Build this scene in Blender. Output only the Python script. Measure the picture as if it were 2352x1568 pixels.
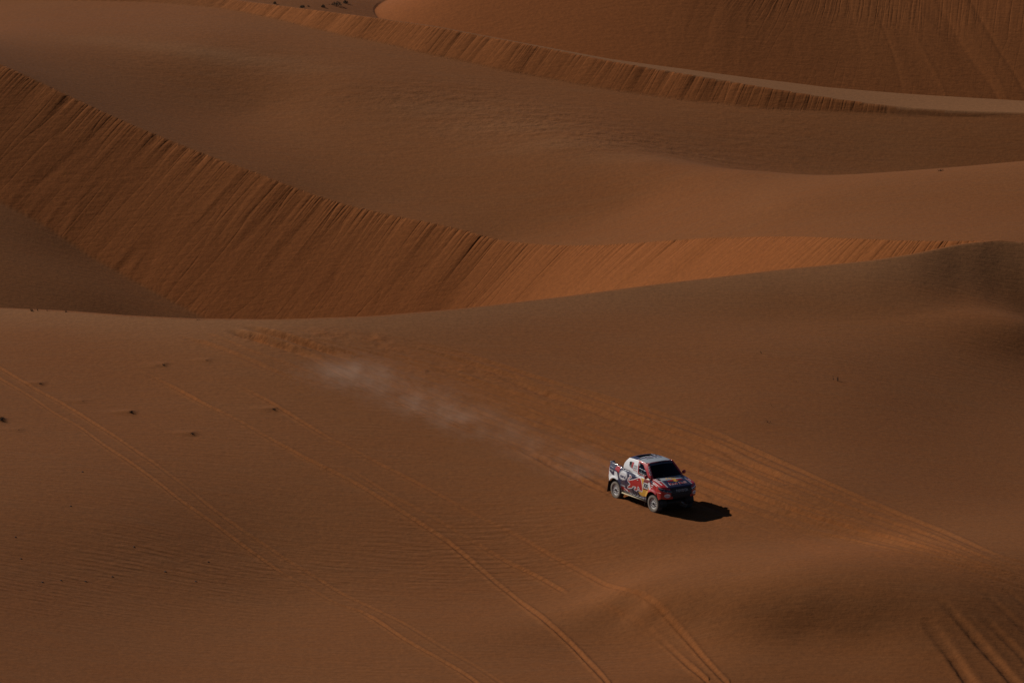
import bpy, bmesh, math, random
import numpy as np
from mathutils import Vector, Matrix

for o in list(bpy.data.objects):
    bpy.data.objects.remove(o, do_unlink=True)
SC = bpy.context.scene
COL = SC.collection

# ------------------------------------------------------------------ camera
CAM_H = 66.2                       # metres above the truck's ground
PITCH = math.radians(12.8)         # looking down
LENS = 214.0
cam_data = bpy.data.cameras.new('camera')
cam_data.lens = LENS
cam_data.sensor_width = 36.0
cam_data.clip_start = 1.0
cam_data.clip_end = 6000.0
cam = bpy.data.objects.new('camera', cam_data)
COL.objects.link(cam)
cam.location = (0, 0, CAM_H)
cam.rotation_euler = (math.pi / 2 - PITCH, 0, 0)
SC.camera = cam

# ------------------------------------------------------------------ sky and sun
SUN_AZ = math.atan2(-0.84, 0.54)    # direction towards the sun, from +Y turning to +X
SUN_EL = math.radians(32.3)
world = bpy.data.worlds.new('World')
SC.world = world
world.use_nodes = True
wn = world.node_tree.nodes
bg = wn['Background']
sky = wn.new('ShaderNodeTexSky')
sky.sky_type = 'NISHITA'
sky.sun_disc = False
sky.sun_elevation = SUN_EL
sky.sun_rotation = SUN_AZ
sky.altitude = 2500
sky.air_density = 0.6
sky.dust_density = 0.3
world.node_tree.links.new(sky.outputs[0], bg.inputs[0])
bg.inputs[1].default_value = 0.05

sun_data = bpy.data.lights.new('sun', 'SUN')
sun_data.energy = 5.0
sun_data.angle = math.radians(0.53)
sun_data.color = (1.0, 0.93, 0.84)
sun = bpy.data.objects.new('sun', sun_data)
COL.objects.link(sun)
to_sun = Vector((math.sin(SUN_AZ) * math.cos(SUN_EL), math.cos(SUN_AZ) * math.cos(SUN_EL), math.sin(SUN_EL)))
sun.rotation_euler = to_sun.to_track_quat('Z', 'Y').to_euler()
sun.location = (-60, 300, 120)

SC.view_settings.view_transform = 'Standard'
SC.view_settings.look = 'None'
SC.view_settings.gamma = 1.0
SC.view_settings.exposure = -0.35
SC.cycles.use_denoising = True
SC.cycles.denoiser = 'OPENIMAGEDENOISE'
SC.cycles.denoising_input_passes = 'RGB_ALBEDO_NORMAL'
SC.cycles.denoising_prefilter = 'ACCURATE'
SC.cycles.volume_bounces = 1
SC.cycles.max_bounces = 6
SC.cycles.volume_step_rate = 1.0
SC.cycles.volume_max_steps = 96

# ------------------------------------------------------------------ helpers
W0, H0 = 2352.0, 1568.0
FPX = LENS / 36.0 * W0
SP, CP = math.sin(PITCH), math.cos(PITCH)


def ray(u, v):
    a = (np.asarray(u, float) - W0 / 2) / FPX
    b = (H0 / 2 - np.asarray(v, float)) / FPX
    # camera right = x ; up = (0, SP, CP) ; forward = (0, CP, -SP)
    return a + 0 * b, CP + b * SP + 0 * a, -SP + b * CP + 0 * a


def at_z(u, v, z):
    dx, dy, dz = ray(u, v)
    t = (np.asarray(z, float) - CAM_H) / dz
    return np.stack([dx * t, dy * t, CAM_H + dz * t], -1)


def at_y(u, v, y):
    dx, dy, dz = ray(u, v)
    t = np.asarray(y, float) / dy
    return np.stack([dx * t, dy * t, CAM_H + dz * t], -1)


def vnoise(x, y, seed=0):
    """smooth value noise, -1..1"""
    x = np.asarray(x, np.float64)
    y = np.asarray(y, np.float64)
    x, y = np.broadcast_arrays(x, y)
    xi = np.floor(x)
    yi = np.floor(y)
    fx = x - xi
    fy = y - yi
    fx = fx * fx * fx * (fx * (fx * 6 - 15) + 10)
    fy = fy * fy * fy * (fy * (fy * 6 - 15) + 10)
    xi = xi.astype(np.int64)
    yi = yi.astype(np.int64)

    def h(a, b):
        n = (a * 374761393 + b * 668265263 + seed * 974634777) & 0xFFFFFFFF
        n = ((n ^ (n >> 13)) * 1274126177) & 0xFFFFFFFF
        n = (n ^ (n >> 16)) & 0xFFFF
        return n / 32767.5 - 1.0
    a = h(xi, yi)
    b = h(xi + 1, yi)
    c = h(xi, yi + 1)
    d = h(xi + 1, yi + 1)
    return (a * (1 - fx) + b * fx) * (1 - fy) + (c * (1 - fx) + d * fx) * fy


def fbm(x, y, seed=0, octaves=3):
    s = 0
    a = 1.0
    t = 0
    for k in range(octaves):
        s = s + a * vnoise(x * 2 ** k, y * 2 ** k, seed + 17 * k)
        t += a
        a *= 0.5
    return s / t


def sstep(a, b, x):
    t = np.clip((x - a) / (b - a), 0, 1)
    return t * t * (3 - 2 * t)


def smax(a, b, k):
    h = np.clip(0.5 + 0.5 * (a - b) / k, 0, 1)
    return b * (1 - h) + a * h + k * h * (1 - h)


def smin(a, b, k):
    return -smax(-a, -b, k)


class RBF:
    """thin-plate surface through scattered points"""
    def __init__(self, pts, smooth=0.02):
        p = np.asarray(pts, float)
        self.c = p[:, :2].mean(0)
        self.s = 40.0
        q = (p[:, :2] - self.c) / self.s
        n = len(q)
        K = self.k(((q[:, None] - q[None]) ** 2).sum(-1)) + smooth * 1e-2 * np.eye(n)
        P = np.c_[np.ones(n), q]
        A = np.block([[K, P], [P.T, np.zeros((3, 3))]])
        w = np.linalg.solve(A, np.r_[p[:, 2], 0, 0, 0])
        self.w, self.a, self.q = w[:n], w[n:], q

    @staticmethod
    def k(r2):
        return 0.5 * r2 * np.log(r2 + 1e-9)

    def __call__(self, X, Y):
        sh = X.shape
        x = ((X.ravel() - self.c[0]) / self.s).astype(np.float32)
        y = ((Y.ravel() - self.c[1]) / self.s).astype(np.float32)
        out = (self.a[0] + self.a[1] * x + self.a[2] * y).astype(np.float32)
        for (qx, qy), w in zip(self.q.astype(np.float32), self.w.astype(np.float32)):
            r2 = (x - qx) ** 2 + (y - qy) ** 2
            out += np.float32(0.5) * w * r2 * np.log(r2 + np.float32(1e-9))
        return out.reshape(sh).astype(np.float64)


def smooth_curve(pts, n=420, win=9):
    """dense, smoothed version of a 3-D polyline, evenly spaced"""
    p = np.asarray(pts, float)
    L = np.r_[0, np.cumsum(np.linalg.norm(np.diff(p[:, :2], axis=0), axis=1))]
    s = np.linspace(0, L[-1], n)
    q = np.stack([np.interp(s, L, p[:, k]) for k in range(3)], -1)
    k = np.hanning(win * 2 + 3)[1:-1]
    k /= k.sum()
    pad = len(k) // 2
    out = np.empty_like(q)
    for j in range(3):
        a = q[:, j]
        lo = 2 * a[0] - a[1:pad + 1][::-1]
        hi = 2 * a[-1] - a[-pad - 1:-1][::-1]
        out[:, j] = np.convolve(np.r_[lo, a, hi], k, 'valid')
    return out


def signed_dist(curve, X, Y, chunk=60000):
    """distance (positive on the right-hand side of travel), arc length and height of the nearest curve point"""
    c = curve[:, :2].astype(np.float32)
    t = np.gradient(curve[:, :2], axis=0)
    t /= np.linalg.norm(t, axis=1)[:, None]
    L = np.r_[0, np.cumsum(np.linalg.norm(np.diff(curve[:, :2], axis=0), axis=1))]
    x = X.ravel().astype(np.float32)
    y = Y.ravel().astype(np.float32)
    D = np.empty(len(x))
    S = np.empty(len(x))
    Z = np.empty(len(x))
    for i in range(0, len(x), chunk):
        xx = x[i:i + chunk]
        yy = y[i:i + chunk]
        r2 = (xx[:, None] - c[None, :, 0]) ** 2 + (yy[:, None] - c[None, :, 1]) ** 2
        j = r2.argmin(1)
        ex = xx - curve[j, 0]
        ey = yy - curve[j, 1]
        along = ex * t[j, 0] + ey * t[j, 1]
        side = ex * t[j, 1] - ey * t[j, 0]
        D[i:i + chunk] = side
        S[i:i + chunk] = L[j] + along
        Z[i:i + chunk] = np.interp(L[j] + along, L, curve[:, 2])
    sh = X.shape
    return D.reshape(sh), S.reshape(sh), Z.reshape(sh)


def coarse(fn, Xg, Yg, k=3):
    """evaluate fn on every k-th row and column, then fill in with cubic interpolation"""
    nr, nc = Xg.shape
    ri = np.unique(np.r_[np.arange(0, nr, k), nr - 1])
    ci = np.unique(np.r_[np.arange(0, nc, k), nc - 1])
    out = fn(Xg[np.ix_(ri, ci)], Yg[np.ix_(ri, ci)])
    if not isinstance(out, tuple):
        out = (out,)

    def up(A, idx, n):
        # rows only, Catmull-Rom with end clamping
        x = np.arange(n)
        p = np.clip(np.searchsorted(idx, x, 'right') - 1, 0, len(idx) - 2)
        t = ((x - idx[p]) / (idx[p + 1] - idx[p]))[:, None]
        a = A[np.clip(p - 1, 0, len(idx) - 1)]
        b, c = A[p], A[p + 1]
        d = A[np.clip(p + 2, 0, len(idx) - 1)]
        return b + .5 * t * (c - a + t * (2 * a - 5 * b + 4 * c - d + t * (3 * (b - c) + d - a)))
    res = tuple(up(up(A, ri, nr).T, ci, nc).T for A in out)
    return res[0] if len(res) == 1 else res


def s_of(curve, u):
    t = (u - W0 / 2) / FPX * 1.024
    L = np.r_[0, np.cumsum(np.linalg.norm(np.diff(curve[:, :2], axis=0), axis=1))]
    return L[np.argmin(np.abs(curve[:, 0] / curve[:, 1] - t) + (curve[:, 1] > 390))]


# ------------------------------------------------------------------ dune plan
# crest of the near dune (the truck drives on its front slope)
C1 = np.array([at_z(*p) for p in [
    (-500, 690, 1.6), (-200, 702, 1.8), (0, 708, 1.9), (150, 716, 2.0), (300, 727, 2.1), (450, 734, 2.15), (640, 736, 2.2), (860, 728, 2.1), (1050, 712, 2.0),
    (1300, 682, 1.8), (1550, 650, 1.72), (1800, 621, 1.72), (2000, 601, 1.85), (2100, 585, 1.95), (2200, 563, 2.1), (2290, 552, 2.2),
    (2352, 557, 2.1), (2500, 590, 1.7), (2800, 620, 1.3)]])
# brink of the middle dune's slip face; the last point meets the peak of the near dune
B2 = np.array([at_y(*p) for p in [
    (-600, -60, 356), (-300, 30, 351), (0, 148, 346), (60, 174, 345.1), (100, 196, 344.5), (200, 242, 343), (300, 287, 341.5), (400, 330, 340), (500, 368, 338.5),
    (600, 402, 337), (700, 444, 335.5), (800, 476, 334.2), (900, 497, 333), (1000, 515, 331.8), (1080, 533, 330.7), (1130, 555, 330), (1200, 562, 328.9), (1300, 567, 327),
    (1440, 562, 323.8), (1600, 550, 319.6), (1750, 545, 315.3), (1850, 545, 312.3), (1950, 549, 309.5), (2100, 556, 307), (2200, 555, 306), (2290, 552, 305.4)]])
B2 = np.vstack([B2, C1[-3:] + [[0, .3, -.02]] * 3])
B3 = np.array([at_y(*p) for p in [
    (-300, -120, 385), (100, -75, 380), (350, -30, 376), (530, 0, 372), (660, 15, 369), (800, 32, 366), (1000, 62, 362.5), (1200, 100, 359.5), (1400, 141, 357), (1600, 175, 355), (1750, 200, 354),
    (1900, 225, 353.3), (2000, 238, 353), (2080, 247, 352.8), (2200, 254, 352.6), (2352, 259, 352.5), (2700, 268, 352)]])
C3 = np.array([at_y(*p) for p in [
    (-300, -122, 386), (530, -2, 372.8), (1000, 60.5, 363), (1200, 98.5, 360), (1400, 136, 358), (1600, 163, 357.6), (1750, 183, 357.8), (1900, 202, 358), (2100, 217, 358.5), (2352, 232, 359), (2700, 250, 360)]])
# foot of the farthest dune
F4 = np.array([[6.0, 430, -1.0], [-1.0, 400, 0.6], [-5.2, 391.5, 1.0], [-8.4, 384.6, 1.25], [-10.3, 377, 1.6], [-7.2, 373.0, 1.0], [-1.5, 368.6, .2], [5, 364.2, -.9], [12, 361.4, -1.9],
               [22, 361.0, -3.0], [36, 363.0, -3.6], [60, 364, -4.0]])
C1s, B2s, B3s, C3s, F4s = (smooth_curve(c, 700, 7) for c in (C1, B2, B3, C3, F4))
B2s = smooth_curve(B2, 700, 4)
B2s[:, 2] = .45 * B2s[:, 2] + .55 * smooth_curve(B2, 700, 40)[:, 2]
B2s[:, :2] = smooth_curve(B2, 700, 25)[:, :2]
F4s = smooth_curve(smooth_curve(F4, 700, 50), 700, 50)


def tau_fn(curve):
    tau = curve[:, 0] / curve[:, 1]
    o = np.argsort(tau)
    return lambda T: (np.interp(T, tau[o], curve[o, 1]), np.interp(T, tau[o], curve[o, 2]))


# near dune surface ------------------------------------------------
def peak_a(t):
    u = np.asarray(t) * FPX / 1.024 + W0 / 2
    return 1.75 * sstep(1480, 2380, u) * (1 - .6 * sstep(2450, 3000, u))


N_PTS = [p - np.array([0, 0, float(peak_a(p[0] / p[1]))]) for p in C1s[::14]]
for u, v, z in [
    (-300, 850, 1.9), (-300, 1100, 1.7), (-300, 1400, .9), (-300, 1700, .5),
    (0, 760, 1.85), (0, 850, 1.6), (0, 1000, 1.35), (0, 1200, .95), (0, 1400, .15), (0, 1568, -.1), (0, 1720, -.2),
    (300, 900, 1.3), (300, 1050, .95), (300, 1200, .42), (300, 1340, -.45),
    (600, 790, 1.95), (600, 850, 1.6), (600, 1050, .60), (600, 1150, .05), (600, 1250, -.62), (600, 1380, -1.25), (600, 1450, -1.28), (600, 1568, -1.15), (600, 1720, -1.1),
    (900, 800, 1.6), (900, 1000, .60), (900, 1150, -.22), (900, 1320, -1.35), (900, 1420, -1.40),
    (1176, 850, 1.15), (1176, 1050, .22), (1176, 1250, -.95), (1176, 1370, -1.52), (1176, 1450, -1.40), (1176, 1568, -1.35), (1176, 1720, -1.4),
    (1340, 1290, -1.0), (1340, 1372, -1.15), (1350, 1430, -1.28), (1430, 1358, -.42), (1430, 1420, -1.12), (1580, 1333, .12), (1580, 1380, -.15), (1580, 1445, -.92),
    (1493, 1154, .0), (1560, 1190, -.04), (1430, 1115, .04), (1440, 1165, .01), (1550, 1140, .01), (1600, 1190, -.02), (1380, 1120, .02), (1500, 1205, -.06), (1490, 1090, .10), (1500, 1000, .42), (1500, 850, .95), (1500, 1260, -.46), (1500, 1345, -.12), (1500, 1385, -.38), (1500, 1432, -1.02), (1500, 1568, -1.3),
    (1700, 1318, .38), (1700, 1235, -.06), (1690, 1168, .10), (1700, 1380, .06), (1700, 1455, -.76), (1700, 1520, -1.15), (1700, 1620, -1.6),
    (1850, 1308, .74), (1850, 1238, -.06), (1850, 1380, .16), (1850, 1455, -.76), (1850, 1520, -1.2), (1850, 1100, .30),
    (2000, 1302, .80), (2000, 1230, -.04), (2000, 1090, -.05), (2000, 900, .15), (2000, 1380, .18), (2000, 1458, -.76), (2000, 1568, -1.5),
    (2200, 1296, .52), (2200, 1150, -.50), (2200, 950, -.80), (2200, 1385, .02), (2200, 1480, -.92), (2200, 1580, -1.7),
    (2352, 1290, .20), (2352, 1150, -1.05), (2352, 950, -1.45), (2352, 820, -.95), (2352, 1390, -.35), (2352, 1480, -1.1), (2352, 1600, -2.0),
    (2700, 1280, -.8), (2700, 1000, -2.6), (2700, 1500, -2.1), (2700, 750, -1.6),
    (1600, 715, 1.2), (1800, 740, .80), (2000, 745, .50), (2200, 745, .22), (2352, 745, -.10),
    (1700, 800, 1.0), (1700, 950, .65), (2000, 800, .35), (2200, 800, -.25), (1850, 800, .75)]:
    N_PTS.append(at_z(u, v, z))
N_SURF = RBF(N_PTS, 0.05)


def face_at(curve, slope, u, v, y0, y1):
    """where the ray through (u,v) meets the slip plane that hangs from a brink"""
    ys = np.linspace(y0, y1, 500)
    P = at_y(u, v, ys)
    D, S, Z = signed_dist(curve, P[:, 0], P[:, 1])
    f = P[:, 2] - (Z - slope * D)
    k = np.where((f[:-1] > 0) & (f[1:] <= 0))[0]
    if len(k) == 0:
        return None
    return P[k[0]]


SL2, SL3 = 0.64, 0.60
FOOT2 = [face_at(B2s, SL2, u, v, 304, 350) for u, v in [(0, 468), (50, 490), (100, 520), (200, 590), (300, 645), (380, 690), (450, 722)]]
FOOT2 = [p for p in FOOT2 if p is not None]
FLOOR_PTS = list(FOOT2)
for p in FOOT2:                                  # dark trough floor falls towards the near dune
    FLOOR_PTS.append(p + np.array([3.5, -9.0, -2.3]))
for x, y, z in [(-50, 318, -2.6), (-40, 340, .4), (-6, 304, -8), (8, 302, -7), (20, 300, -4.5), (30, 300, -1.5), (-12, 305, -8.2), (0, 309, -8.6)]:
    FLOOR_PTS.append(np.array([x, y, z]))
FLOOR = RBF(FLOOR_PTS, 0.5)

FOOT3 = [face_at(B3s, SL3, u, v, 335, 376) for u, v in [(480, 18), (650, 50), (780, 82), (900, 106), (1000, 130), (1100, 151), (1300, 190), (1500, 224), (1650, 241), (1850, 257), (1980, 262)]]
FOOT3 = [p for p in FOOT3 if p is not None]
M_PTS = [p for p in B2s[::14]] + FOOT3
for u, v, y in [
    (2352, 380, 332), (2150, 392, 331), (2000, 399, 331), (1850, 402, 331.5), (1700, 395, 333), (1600, 385, 336), (1500, 370, 338.5), (2600, 370, 332),
    (1300, 330, 342.5), (1100, 277, 347.5), (800, 195, 353), (450, 117, 358), (200, 88, 360), (0, 72, 361), (-300, 60, 362),
    (600, 250, 350.5), (300, 165, 353.5), (800, 350, 343), (1100, 430, 337.5), (1450, 470, 332.5), (1800, 470, 321.5), (2150, 470, 317), (2352, 470, 316), (2600, 470, 316),
    (0, 30, 371), (250, 20, 372), (-300, 20, 374)]:
    M_PTS.append(at_y(u, v, y))
for x, y, z in [(14, 340, -1.4), (20, 340, -2.2), (26, 340.5, -2.7), (33, 341, -3.0), (45, 341, -3.2), (10, 342.5, -.8), (16, 346, -1.3), (24, 347, -1.75), (33, 347.5, -1.95),
                (30, 352.0, -.3), (40, 352, -.3)]:
    M_PTS.append(np.array([x, y, z]))
M_SURF = RBF(M_PTS, 0.05)

S_PTS = [p for p in B3s[::16]] + [p for p in C3s[::16]]
S_SURF = RBF(S_PTS, 0.3)

P_PTS = [p for p in F4s[::20]]
for u, v, z in [(560, -10, 2.6), (640, 8, 2.3), (760, 5, 2.0), (840, 3, 1.55), (700, -40, 1.8)]:
    P_PTS.append(at_z(u, v, z))
for x, y, z in [(-30, 420, 2), (-60, 420, 3), (-20, 460, 1)]:
    P_PTS.append(np.array([x, y, z]))
P_SURF = RBF(P_PTS, 0.3)


def ridged(x, y, seed, p=3):
    return (1 - np.abs(vnoise(x, y, seed))) ** p


def slip_relief(S, D, seed, a=1.0, slant=0.0):
    """avalanche chutes and tongues running down a slip face"""
    s = S + slant * D + .22 * vnoise(S * .3, D * .22, seed)
    patch = sstep(-.35, .5, vnoise(S * .16, D * .10, seed + 5))
    h = .07 * vnoise(s * .55, D * .10, seed + 1)
    h = h - .10 * ridged(s * .55, D * .09, seed + 2, 4) * (.25 + .75 * patch)
    h = h + .06 * ridged(s * .8 + 7, D * .10, seed + 4, 3) * patch
    notch = ridged(s * .85 + .3, D * 0, seed + 6, 4) * sstep(-.3, .4, vnoise(S * .22, 0 * S, seed + 8))
    h = h - .22 * notch * np.exp(-np.clip(D, 0, None) / 1.6)
    return h * a


# grid: columns of constant bearing, rows of constant depth
half = 0.0925
tau = np.linspace(-half, half, 1040)
side = half + np.cumsum(np.geomspace(.0006, .03, 34))
tau = np.r_[-side[::-1], tau, side]
row_band = [226.0]
while row_band[-1] < 393:
    row_band.append(row_band[-1] + .122 + .083 * float(sstep(308, 336, row_band[-1])))
row_band = np.array(row_band[:-1])
rows = np.r_[np.linspace(30, 215, 22)[:-1], np.linspace(215, 226, 20)[:-1], row_band]
rows = np.r_[rows, row_band[-1] + np.cumsum(np.geomspace(.4, 120, 34))]
T, Y = np.meshgrid(tau, rows)
X = T * Y
# keep the plan well behaved far outside the frame
Xc = np.clip(X, -44, 44) + 0.15 * (X - np.clip(X, -44, 44))
Yn = np.clip(Y, 222, None)

yC1, zC1 = tau_fn(C1s)(np.clip(tau, -.115, .125))
yC3, zC3 = tau_fn(C3s)(np.clip(tau, -.115, .125))
Zt = np.zeros_like(X)
tone = np.zeros_like(X)          # 1 = loose orange slip-face sand, 0 = wind-packed pale sand
ripple = np.zeros_like(X)
slip_s = np.zeros_like(X)
slip_d = np.zeros_like(X)
dist = np.zeros_like(X)          # sand turned over by tyres

# --- near dune
rN = slice(0, int(np.searchsorted(rows, 312)))
zn = np.full_like(X, -50.0)
zn[rN] = coarse(N_SURF, Xc[rN], Yn[rN])
dC = Y - yC1[None, :]
slope_dir = np.gradient(yC1, np.maximum(np.gradient(tau * yC1), 1e-6))
cosC = 1 / np.sqrt(1 + np.clip(slope_dir, -1.5, 1.5) ** 2)
kw = np.hanning(243)[1:-1]
cosC = np.convolve(np.pad(cosC, 120, 'edge'), kw / kw.sum(), 'valid')
dC = dC * cosC[None, :]
pa = peak_a(tau)[None, :]
f0 = 1 - sstep(-1.4, 4.4, 0.0)
zn[rN] += (pa * (1 - sstep(-1.4, 4.4, np.clip(-dC, -.6, None))) / f0)[rN]
lee = zC1[None, :] - .56 * (np.sqrt(np.clip(dC, 0, None) ** 2 + .35 ** 2) - .35)
front = np.where(dC <= 0, zn, lee)

# --- middle dune
rM = slice(int(np.searchsorted(rows, 294)), int(np.searchsorted(rows, 420)))
zm = np.full_like(X, -60.0)
D2 = np.full_like(X, -50.0)
S2 = np.zeros_like(X)
d, s, z = coarse(lambda a, b: signed_dist(B2s, a, b), Xc[rM], Y[rM])
D2[rM], S2[rM] = d, s
rel = slip_relief(s, d, 11, .45, .13)
fade_end = 1 - .75 * sstep(62, 76, s)
zface = z - SL2 * d + rel * fade_end
floor = coarse(FLOOR, Xc[rM], Y[rM])
back = coarse(M_SURF, Xc[rM], Y[rM])
zface = zface - .5 * (np.sqrt(d * d + .05) - np.abs(d)) * .5
upper = np.where(d > 1.2, zface, np.minimum(back, zface))
low = np.maximum(floor, zface)
low = np.where(d > 1.0, np.maximum(low, floor + .06 * np.exp(-np.abs(zface - floor) / .1)), low)
zm[rM] = np.where(d > 0.2, np.maximum(upper, np.minimum(floor, 6)), upper)
onface2 = (d > -.15) * sstep(-.05, .15, zface - floor)
tone[rM] = np.maximum(tone[rM], onface2)
slip_s[rM], slip_d[rM] = s + .13 * d, d

# --- third dune with its low slip face
r3 = slice(int(np.searchsorted(rows, 335)), int(np.searchsorted(rows, 440)))
d, s, z = coarse(lambda a, b: signed_dist(B3s, a, b), Xc[r3], Y[r3])
rel3 = slip_relief(s, d, 41, .45, .10)
act3 = sstep(s_of(B3s, 420), s_of(B3s, 640), s) * (1 - sstep(s_of(B3s, 1950), s_of(B3s, 2090), s))
zf3 = z - SL3 * d + rel3 * act3
strip = coarse(S_SURF, Xc[r3], Y[r3])
dc3 = Y[r3] - yC3[None, :]
strip = np.where(dc3 > 0, zC3[None, :] - .36 * (np.sqrt(np.clip(dc3, 0, None) ** 2 + .3 ** 2) - .3), strip)
m3 = zm[r3]
z3 = np.where(d > .8, zf3, np.minimum(strip, zf3))
z3 = np.where(d > .1, np.maximum(z3, m3), z3)
on3 = (d > -.1) * sstep(-.02, .12, zf3 - m3) * act3
tone[r3] = np.maximum(np.where(d <= 0, 0, tone[r3]), on3)
# --- farthest dune and the plain with the shrubs
d4, s4, z4 = coarse(lambda a, b: signed_dist(F4s, a, b), Xc[r3], Y[r3], 2)
plain = coarse(P_SURF, Xc[r3], Y[r3])
plain = np.clip(plain, -6, 5)
rel4 = slip_relief(s4, np.clip(22 - d4, 0, None), 71, .30, .12) * sstep(s_of(F4s, 1250), s_of(F4s, 1750), s4)
rise = np.clip(-d4, 0, None)
rise = 34 * np.tanh(rise / 34)
z_d4 = z4 + .43 * (np.sqrt(rise ** 2 + .25 ** 2) - .25) + rel4 * sstep(.3, 3.0, rise)
far = np.where(d4 < 0, z_d4, plain)
on_far = (d <= 0) & (dc3 > .2) & (far >= z3)
z3 = np.where((d <= 0) & (dc3 > .2), np.maximum(z3, far), z3)
on_third = ~on_far & ((d <= 0) | (zf3 >= m3))
tone[r3] = np.where((d <= 0) & (dc3 > .2) & (d4 < 0) & (far >= z3 - 1e-6), .9, tone[r3])
zm[r3] = z3
sel = (d > -.3) & (act3 > .02) & (z3 <= zf3 + .05)
slip_s[r3] = np.where(sel, 100 + s + .10 * d, slip_s[r3])
slip_d[r3] = np.where(sel, d, slip_d[r3])
sel = (d <= 0) & (dc3 > .2) & (d4 < 0)
slip_s[r3] = np.where(sel, 200 + s4 + .25 * d4, slip_s[r3])
slip_d[r3] = np.where(sel, 12 + d4, slip_d[r3])
fade4 = np.where(sel, sstep(s_of(F4s, 1300), s_of(F4s, 1800), s4), 1)
tone_f = np.ones_like(X)
tone_f[r3] = np.where(sel, .35 * fade4, .6)
far_rows = int(np.searchsorted(rows, 440))
zm[far_rows:] = zm[far_rows - 1][None, :]

Zt = np.where(dC <= 0, front, np.maximum(lee, zm))
tone = np.where((dC <= 0) | (lee >= zm), 0, tone)
Zt += .03 * fbm(X / 9, Y / 14, 3, 3) * (tone < .5)

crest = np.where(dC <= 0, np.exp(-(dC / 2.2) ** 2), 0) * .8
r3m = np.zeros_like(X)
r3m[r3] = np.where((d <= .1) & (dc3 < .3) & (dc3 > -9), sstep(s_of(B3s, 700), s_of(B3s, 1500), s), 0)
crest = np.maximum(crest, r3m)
region = np.where(dC <= 0, 0, 1)
reg3 = np.where(on_far, 3, np.where(on_third, 2, 1))
region[r3] = np.where(dC[r3] > 0, reg3, region[r3])
region[far_rows:] = 3
# near rows: hold the plan under the camera
IN_N = (dC <= 0)
# ------------------------------------------------------------------ tyre tracks pressed into the near dune
rng = np.random.default_rng(5)


def ground_hit(u, v, y0=222.0, y1=440.0):
    """first terrain point seen through the pixel of the photograph's frame"""
    for step in (.8, .02):
        ys = np.arange(y0, y1, step)
        P = at_y(u, v, ys)
        z = ground_z(P[:, 0], P[:, 1])
        k = np.argmax(P[:, 2] <= z)
        y0, y1 = ys[k] - .82, ys[k] + .04
    return P[k]


def ground_z(x, y):
    x = np.atleast_1d(np.asarray(x, float))
    y = np.atleast_1d(np.asarray(y, float))
    t = x / y
    i = np.clip(np.searchsorted(rows, y) - 1, 0, len(rows) - 2)
    j = np.clip(np.searchsorted(tau, t) - 1, 0, len(tau) - 2)
    a = np.clip((y - rows[i]) / (rows[i + 1] - rows[i]), 0, 1)
    b = np.clip((t - tau[j]) / (tau[j + 1] - tau[j]), 0, 1)
    return (Zt[i, j] * (1 - a) * (1 - b) + Zt[i + 1, j] * a * (1 - b) + Zt[i, j + 1] * (1 - a) * b + Zt[i + 1, j + 1] * a * b)


Zbase = Zt.copy()
dz_tracks = np.zeros_like(Zt)
rTrack = slice(int(np.searchsorted(rows, 216)), int(np.searchsorted(rows, 300)))
YT, XT = Y[rTrack], X[rTrack]


def plan_of(pts, step=14):
    p = np.asarray(pts, float)
    u = np.arange(p[0, 0], p[-1, 0] + .1, step)
    v = np.interp(u, p[:, 0], p[:, 1])
    k = np.hanning(9)[1:-1]
    k /= k.sum()
    pad = 3
    v = np.convolve(np.r_[2 * v[0] - v[1:pad + 1][::-1], v, 2 * v[-1] - v[-pad - 1:-1][::-1]], k, 'valid')
    q = np.array([ground_hit(a, b, 216, 300) for a, b in zip(u, v)])
    return q


def rut(pts, w=.13, depth=.05, berm=.55, colour=.6, fade=(.6, .6), rough=0.0, seed=0, tread=0.0, one_side=0.0):
    q = plan_of(pts)
    t = q[:, 0] / q[:, 1]
    o = np.argsort(t)
    inside = (tau >= t.min()) & (tau <= t.max())
    jj = np.where(inside)[0]
    if len(jj) < 4:
        return
    js = slice(jj[0], jj[-1] + 1)
    yt = np.interp(tau[js], t[o], q[o, 1])
    xt = tau[js] * yt
    g = np.gradient(yt, xt)
    c = 1 / np.sqrt(1 + g ** 2)
    L = np.r_[0, np.cumsum(np.hypot(np.diff(xt), np.diff(yt)))]
    yt = yt + .06 * vnoise(L * .35, 0 * L + seed, seed) / np.maximum(c, .3)
    Q = (YT[:, js] - yt[None]) * c[None]
    A = L[None] + (YT[:, js] - yt[None]) * (g * c)[None]
    A = np.where(np.abs(Q) < 6 * w, A, 0)
    ends = sstep(0, 4 * fade[0] + .01, A) * sstep(0, 4 * fade[1] + .01, L[-1] - A)
    ends = ends * (.72 + .4 * vnoise(A * .18, 0 * A, seed + 3))
    prof = -depth * np.exp(-(Q / w) ** 4) + berm * depth * (np.exp(-((Q - 1.75 * w) / (.75 * w)) ** 2) + (1 - one_side) * np.exp(-((Q + 1.75 * w) / (.75 * w)) ** 2))
    if rough:
        n = fbm(XT[:, js] * 2.6, YT[:, js] * 2.6, seed + 9, 3)
        prof = prof + rough * n * np.exp(-(Q / (3.2 * w)) ** 2)
    if tread:
        prof = prof + tread * np.exp(-(Q / (1.6 * w)) ** 4) * vnoise(A * 2.2, 0 * A + 3, seed + 4)
    dz_tracks[rTrack, js] += prof * ends
    m = np.exp(-(Q / (2.1 * w)) ** 2) * ends * colour
    dist[rTrack, js] = np.maximum(dist[rTrack, js], m)


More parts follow.
